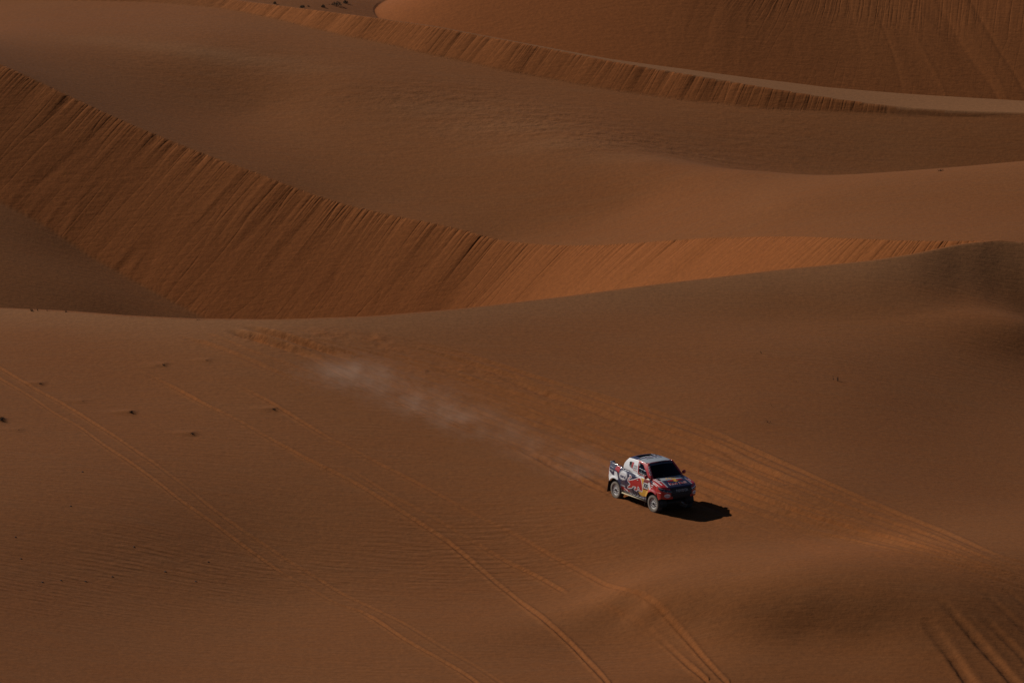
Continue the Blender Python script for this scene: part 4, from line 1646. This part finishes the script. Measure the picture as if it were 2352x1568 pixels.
plate(on_roof(.60, .40, .006), [(-.17, -.04), (.17, -.04), (.17, .05), (-.17, .05)], M_TEXT_B, 'logo_block')
lettering('GR', on_roof(.60, .40, .010), M_TEXT_W, .20, .06, .02)


def on_shield(u0, t0, off=.012):
    def fn(a, b):
        return shield(u0 + a / .6, t0 + b / .72, off)
    return fn


lettering('TOYOTA GAZOO Racing', on_shield(.08, .90), M_TEXT_K, .78, .07, .01)
lettering('MOTUL', on_roof(.965, .62, .008), M_TEXT_W, .16, .035, .01)

# sponsor print too small to read in the photograph: plain strips
def strip(fn, w, h, mat):
    n = 8
    pts = [(-w / 2 + w * i / n, -h / 2) for i in range(n + 1)] + [(w / 2 - w * i / n, h / 2) for i in range(n + 1)]
    plate(fn, pts, mat, 'sponsor_mark')


for xm, wm in ((-.30, .16), (-.05, .20), (.22, .16), (.46, .18), (.68, .12)):
    strip(on_side(xm, .475, off=.006), wm, .022, M_TEXT_W)
strip(on_side(*z1c(545, 798), ang=-.20), .26, .030, M_TEXT_W)
strip(on_side(*z1c(560, 822), ang=-.20), .18, .022, M_TEXT_W)
strip(on_side(*z1c(942, 752), ang=-.05), .20, .045, M_TEXT_W)
strip(on_side(*z1c(940, 785), ang=-.05), .10, .03, M_TEXT_W)
strip(on_roof(.40, -.52, .008), .26, .045, M_TEXT_W)
strip(on_roof(.40, .52, .008), .26, .045, M_TEXT_W)
strip(on_roof(.60, -.25, .008), .36, .035, M_TEXT_K)

# --- stand the truck on the sand
TC = ground_hit(1496, 1153, 240, 290)
yaw = math.atan2(-.84, .54)
fv = np.array([math.cos(yaw), math.sin(yaw)])
lvv = np.array([-fv[1], fv[0]])


def wheel_ground(sx, sy):
    p = TC[:2] + fv * WX * sx + lvv * .8 * sy
    return float(ground_z(p[0], p[1])[0])


zf = {(sx, sy): wheel_ground(sx, sy) for sx in (-1, 1) for sy in (-1, 1)}
pit = math.atan2((zf[1, 1] + zf[1, -1] - zf[-1, 1] - zf[-1, -1]) / 2, 2 * WX)
rol = math.atan2((zf[1, 1] + zf[-1, 1] - zf[1, -1] - zf[-1, -1]) / 2, 1.6)
print('truck at', TC, 'pitch', math.degrees(pit), 'roll', math.degrees(rol))
truck.location = (TC[0], TC[1], sum(zf.values()) / 4 - .05)
truck.rotation_euler = (Matrix.Rotation(yaw, 4, 'Z') @ Matrix.Rotation(-pit, 4, 'Y') @ Matrix.Rotation(rol, 4, 'X')).to_euler()

# ------------------------------------------------------------------ plants and stones
M_GREEN = flat('dry_green_leaves', (.040, .046, .024), .9)
M_GRASS = flat('dark_dry_grass', (.030, .027, .014), .9)
M_TWIG = flat('dead_twigs', (.022, .015, .010), .9)
M_STONE = flat('dark_stone', (.030, .020, .014), .9)


def blades(n, h, spread, lean, seed, width=.014, curl=.4, base=.03, jitter=.5):
    r = random.Random(seed)
    V, F = [], []
    for i in range(n):
        a = r.uniform(0, 2 * math.pi)
        b0 = Vector((base * r.gauss(0, 1), base * r.gauss(0, 1), -.01))
        hh = h * (1 - jitter * r.random())
        d = Vector((math.cos(a) * spread * r.random() + lean[0], math.sin(a) * spread * r.random() + lean[1], 1)).normalized()
        side = d.cross(Vector((r.uniform(-1, 1), r.uniform(-1, 1), .1))).normalized()
        bend = Vector((math.cos(a) * spread + lean[0], math.sin(a) * spread + lean[1], -.4)) * curl
        k = len(V)
        for j, t in enumerate((0, .4, .75, 1)):
            p = b0 + d * hh * t + bend * hh * t * t * .5
            w = width * (1 - .8 * t)
            V += [p - side * w / 2, p + side * w / 2]
        for j in range(3):
            F.append((k + 2 * j, k + 2 * j + 1, k + 2 * j + 3, k + 2 * j + 2))
    return V, F


def plant(name, label, cat, group, u, v, n, h, spread, lean, seed, mat, width=.014, base=.03, y0=224, y1=440, extra=None, curl=.4, at=None):
    c = at if at is not None else ground_hit(u, v, y0, y1)
    V, F = blades(n, h, spread, lean, seed, width, curl, base)
    if extra:
        for (ox, oy, n2, h2, sp2, ln2) in extra:
            V2, F2 = blades(n2, h2, sp2, ln2, seed + 31, width, curl, base * .6)
            k = len(V)
            V += [p + Vector((ox, oy, 0)) for p in V2]
            F += [tuple(i + k for i in f) for f in F2]
    ob = simple_mesh(name, V, F, None, mat)
    z = float(ground_z(c[0], c[1])[0])
    ob.location = (c[0], c[1], z)
    ob['label'] = label
    ob['category'] = cat
    if group:
        ob['group'] = group
    return ob


def shrub(label, u, v, w, h, seed, y0=360):
    """low wind-shaped cushion of small leaves"""
    r = random.Random(seed)
    c = ground_hit(u, v, y0, 440)
    V, F = [], []
    for i in range(260):
        a = r.uniform(0, 2 * math.pi)
        q = math.sqrt(r.random())
        top = h * (1 - q * q) ** .5 * r.uniform(.25, 1.08)
        p = Vector((math.cos(a) * q * w / 2 + .12 * top, math.sin(a) * q * w * .4, max(0, top)))
        d = Vector((r.gauss(0, .5), r.gauss(0, .5), 1)).normalized()
        sd_ = d.cross(Vector((r.uniform(-1, 1), r.uniform(-1, 1), 0))).normalized()
        L, wd = h * r.uniform(.18, .34), h * .06
        k = len(V)
        V += [p - sd_ * wd, p + sd_ * wd, p + d * L]
        F.append((k, k + 1, k + 2))
    root = bpy.data.objects.new('desert_shrub', None)
    COL.objects.link(root)
    root.location = (c[0], c[1], float(ground_z(c[0], c[1])[0]) - .01)
    simple_mesh('foliage', V, F, root, M_GREEN)
    Vs, Fs = blades(10, h * .8, .9, (0, 0), seed + 3, .02, .1, w * .05)
    simple_mesh('stems', Vs, Fs, root, M_TWIG)
    root['label'] = label
    root['category'] = 'shrub'
    root['group'] = 'shrubs on the far plain'
    return root


shrub('widest green desert shrub on the plain beside the far pink dune', 772, 13.5, .72, .24, 1)
shrub('round green shrub behind the widest one, nearest the top edge', 793.6, 8.5, .34, .19, 2)
shrub('small yellowish green shrub between the widest shrub and the brink', 742, 17.5, .26, .17, 3)
shrub('grey green shrub growing right on the brink of the slip face', 694, 19, .34, .18, 4)
shrub('tiny low shrub just beside the grey green one on the brink', 708, 15.5, .18, .07, 5)
shrub('lone small shrub at the far end of the row on the plain', 631, 9.5, .20, .15, 6)
shrub('very small low sprig behind the yellowish green shrub', 756, 11, .10, .04, 7)

# grass on the right-hand slope
G1 = 'grass tufts on the open slope'
plant('grass_tuft', 'tallest dark grass tuft with two stems on the open slope', 'grass tuft', G1, 1923.4, 874, 14, .30, .22, (.03, 0), 11, M_GRASS, .016, .025, extra=[(-.17, 0, 4, .32, .06, (-.10, 0))])
plant('grass_tuft', 'small dark grass tuft leaning aside, uppermost on the open slope', 'grass tuft', G1, 1748.8, 811.6, 7, .19, .25, (-.25, 0), 12, M_GRASS, .015, .012)
plant('grass_tuft', 'pair of thin short grass stems left of the tallest tuft', 'grass tuft', G1, 1842.7, 878.9, 4, .15, .12, (-.12, 0), 13, M_GRASS, .014, .008, extra=[(-.28, 0, 3, .12, .1, (0, 0))])
plant('grass_tuft', 'single curved grass blade bending over above the lowest tuft', 'grass tuft', G1, 1773.4, 932.5, 3, .24, .1, (-.35, 0), 14, M_GRASS, .016, .006, curl=.9)
plant('grass_tuft', 'lowest grass tuft of fine splayed blades above the tyre tracks', 'grass tuft', G1, 1762.6, 970, 12, .17, .5, (-.12, 0), 15, M_GRASS, .012, .012, extra=[(.13, 0, 6, .13, .35, (0, 0))])
plant('grass_tuft', 'flat dark grass remnant high on the open slope', 'grass tuft', G1, 1899, 785, 8, .05, 1.2, (.3, 0), 16, M_TWIG, .02, .05)
plant('grass_tuft', 'short dark grass remnant in the rippled hollow at the right edge', 'grass tuft', G1, 2246, 822, 7, .045, 1.2, (.3, 0), 17, M_TWIG, .02, .05)
G2 = 'grass tufts along the near crest'
plant('grass_tuft', 'largest grass tuft leaning on the near dune crest', 'grass tuft', G2, 74, 714.8, 22, .20, .4, (-.25, 0), 21, M_GRASS, .018, .03, 285, 300)
plant('grass_tuft', 'small upright grass tuft behind the largest one on the crest', 'grass tuft', G2, 86, 713.2, 10, .13, .2, (0, 0), 22, M_GRASS, .016, .02, 285, 300)
plant('grass_tuft', 'faint short grass tuft in the middle of the crest row', 'grass tuft', G2, 108.4, 714.2, 9, .09, .3, (0, 0), 23, M_GRASS, .016, .02, 285, 300)
plant('grass_tuft', 'bushy grass tuft at the right end of the crest row', 'grass tuft', G2, 151, 716.6, 18, .15, .35, (-.05, 0), 24, M_GRASS, .016, .035, 285, 300)
plant('grass_tuft', 'lone pale grass tuft on the crest above the deep fresh ruts', 'grass tuft', G2, 454.6, 734.6, 12, .09, .6, (0, 0), 25, M_GRASS, .014, .05, 285, 300)
plant('grass_tuft', 'dark green tuft on the rim of the shaded bowl behind', 'grass tuft', None, 2160, 393, 22, .17, .8, (-.2, 0), 26, M_GRASS, .02, .07, 310, 345)

# dead stubs on the left slope
SL = ['dead plant stub with the longest sand tail on the left slope', 'dead plant stub with spread twigs below the long-tailed one', 'dark dead stub beside the faint tyre line in the middle',
      'dark dead stub with a short tail high on the left slope', 'tiny dead stub uppermost on the left slope', 'dark dead stub beside the old twin tyre tracks', 'small faint stub below the old twin tyre tracks',
      'small faint stub near the dark bush at the edge', 'black dead bush cut off by the left picture edge']
for k, ((u, v, sz), lb) in enumerate(zip(STUBS, SL)):
    plant('dead_stub', lb, 'dead plant', 'dead plants on the left slope', u, v, 26, .13 * sz, 1.1, (.15, 0), 40 + k, M_TWIG, .022 * min(1, sz), .04 * sz, 240, 300)

# loose stones among the foreground ripples
for k, (a, b) in enumerate([(410, 878), (575, 886), (755, 853), (140, 733), (900, 653), (1110, 820), (1315, 885), (475, 380), (555, 150), (1400, 755), (285, 890), (105, 588)]):
    u, v = a * .3418, b * .3418 + 1032.4
    c = ground_hit(u, v, 224, 300)
    bm = bmesh.new()
    bmesh.ops.create_icosphere(bm, subdivisions=2, radius=.045)
    rr = random.Random(900 + k)
    for vt in bm.verts:
        vt.co *= rr.uniform(.75, 1.2)
        vt.co.z *= .6
    ob = bm_obj('stone', bm, None, M_STONE)
    ob.location = (c[0], c[1], float(ground_z(c[0], c[1])[0]) + .008)
    ob['label'] = 'tiny dark stone lying on the rippled sand in the lower corner'
    ob['category'] = 'stone'
    ob['group'] = 'stones on the foreground ripples'

# ------------------------------------------------------------------ dust behind the truck
D0, D1 = Vector(ground_hit(748, 842, 224, 300)), Vector(ground_hit(1412, 1112, 224, 300))
DL = (D1 - D0).length


def dust_material():
    k = NT('blown_dust')
    k.t.nodes.remove(k.b)
    tc = k.t.nodes.new('ShaderNodeTexCoord')
    sep = k.t.nodes.new('ShaderNodeSeparateXYZ')
    k.t.links.new(tc.outputs['Object'], sep.inputs[0])
    x, y, z = sep.outputs
    ramp = k.t.nodes.new('ShaderNodeValToRGB')
    k.put(ramp.inputs[0], k.math('DIVIDE', x, DL))
    el = ramp.color_ramp.elements
    stops = [(0, 0), (.05, .6), (.10, 1.0), (.16, .7), (.28, .5), (.40, .62), (.48, .62), (.55, .42), (.68, .32), (.82, .38), (.94, .7), (1, 0)]
    el[0].position, el[1].position = 0, 1
    for p, v in stops[1:-1]:
        e = el.new(p)
        e.color = (v, v, v, 1)
    el[0].color = (0, 0, 0, 1)
    el[-1].color = (0, 0, 0, 1)
    wid = k.math('MULTIPLY_ADD', x, -1.3 / DL, 2.5)
    nb = k.noise(k.mapping(tc.outputs['Object'], (.35, .35, .5)), 1.0, 3)
    yy = k.math('ADD', y, k.math('MULTIPLY_ADD', nb, 2.4, -1.2))
    q = k.math('ADD', k.math('POWER', k.math('ABSOLUTE', k.math('DIVIDE', yy, wid)), 2.0), k.math('POWER', k.math('ABSOLUTE', k.math('DIVIDE', z, .75)), 2.0))
    fall = k.math('POWER', 2.718, k.math('MULTIPLY', q, -1.6))
    n = k.noise(k.mapping(tc.outputs['Object'], (.75, .9, 1.2)), 1.1, 5, .66)
    d = k.math('MULTIPLY', k.math('MULTIPLY', fall, ramp.outputs[0]), k.ramp(n, .40, .74))
    d = k.math('MULTIPLY', d, DUST)
    pv = k.t.nodes.new('ShaderNodeVolumePrincipled')
    pv.inputs['Color'].default_value = (.84, .71, .58, 1)
    k.t.links.new(d, pv.inputs['Density'])
    pv.inputs['Anisotropy'].default_value = .2
    k.t.links.new(pv.outputs[0], k.out.inputs['Volume'])
    return k.m


DUST = .26
bm = bmesh.new()
bmesh.ops.create_cone(bm, cap_ends=True, segments=24, radius1=1, radius2=1, depth=DL, matrix=Matrix.Translation((DL / 2, 0, 0)) @ Matrix.Diagonal((1, 4.2, 1.5, 1)) @ Matrix.Rotation(math.pi / 2, 4, 'Y'))
dust = bm_obj('dust_cloud', bm, None, dust_material(), True)
dx_ = (D1 - D0).normalized()
dy_ = Vector((0, 0, 1)).cross(dx_).normalized()
dz_ = dx_.cross(dy_)
dust.matrix_world = Matrix.Translation(D0 + Vector((0, 0, .15))) @ Matrix((dx_, dy_, dz_)).transposed().to_4x4()
dust['kind'] = 'stuff'
dust['label'] = 'pale dust drifting over the tyre tracks behind the truck'
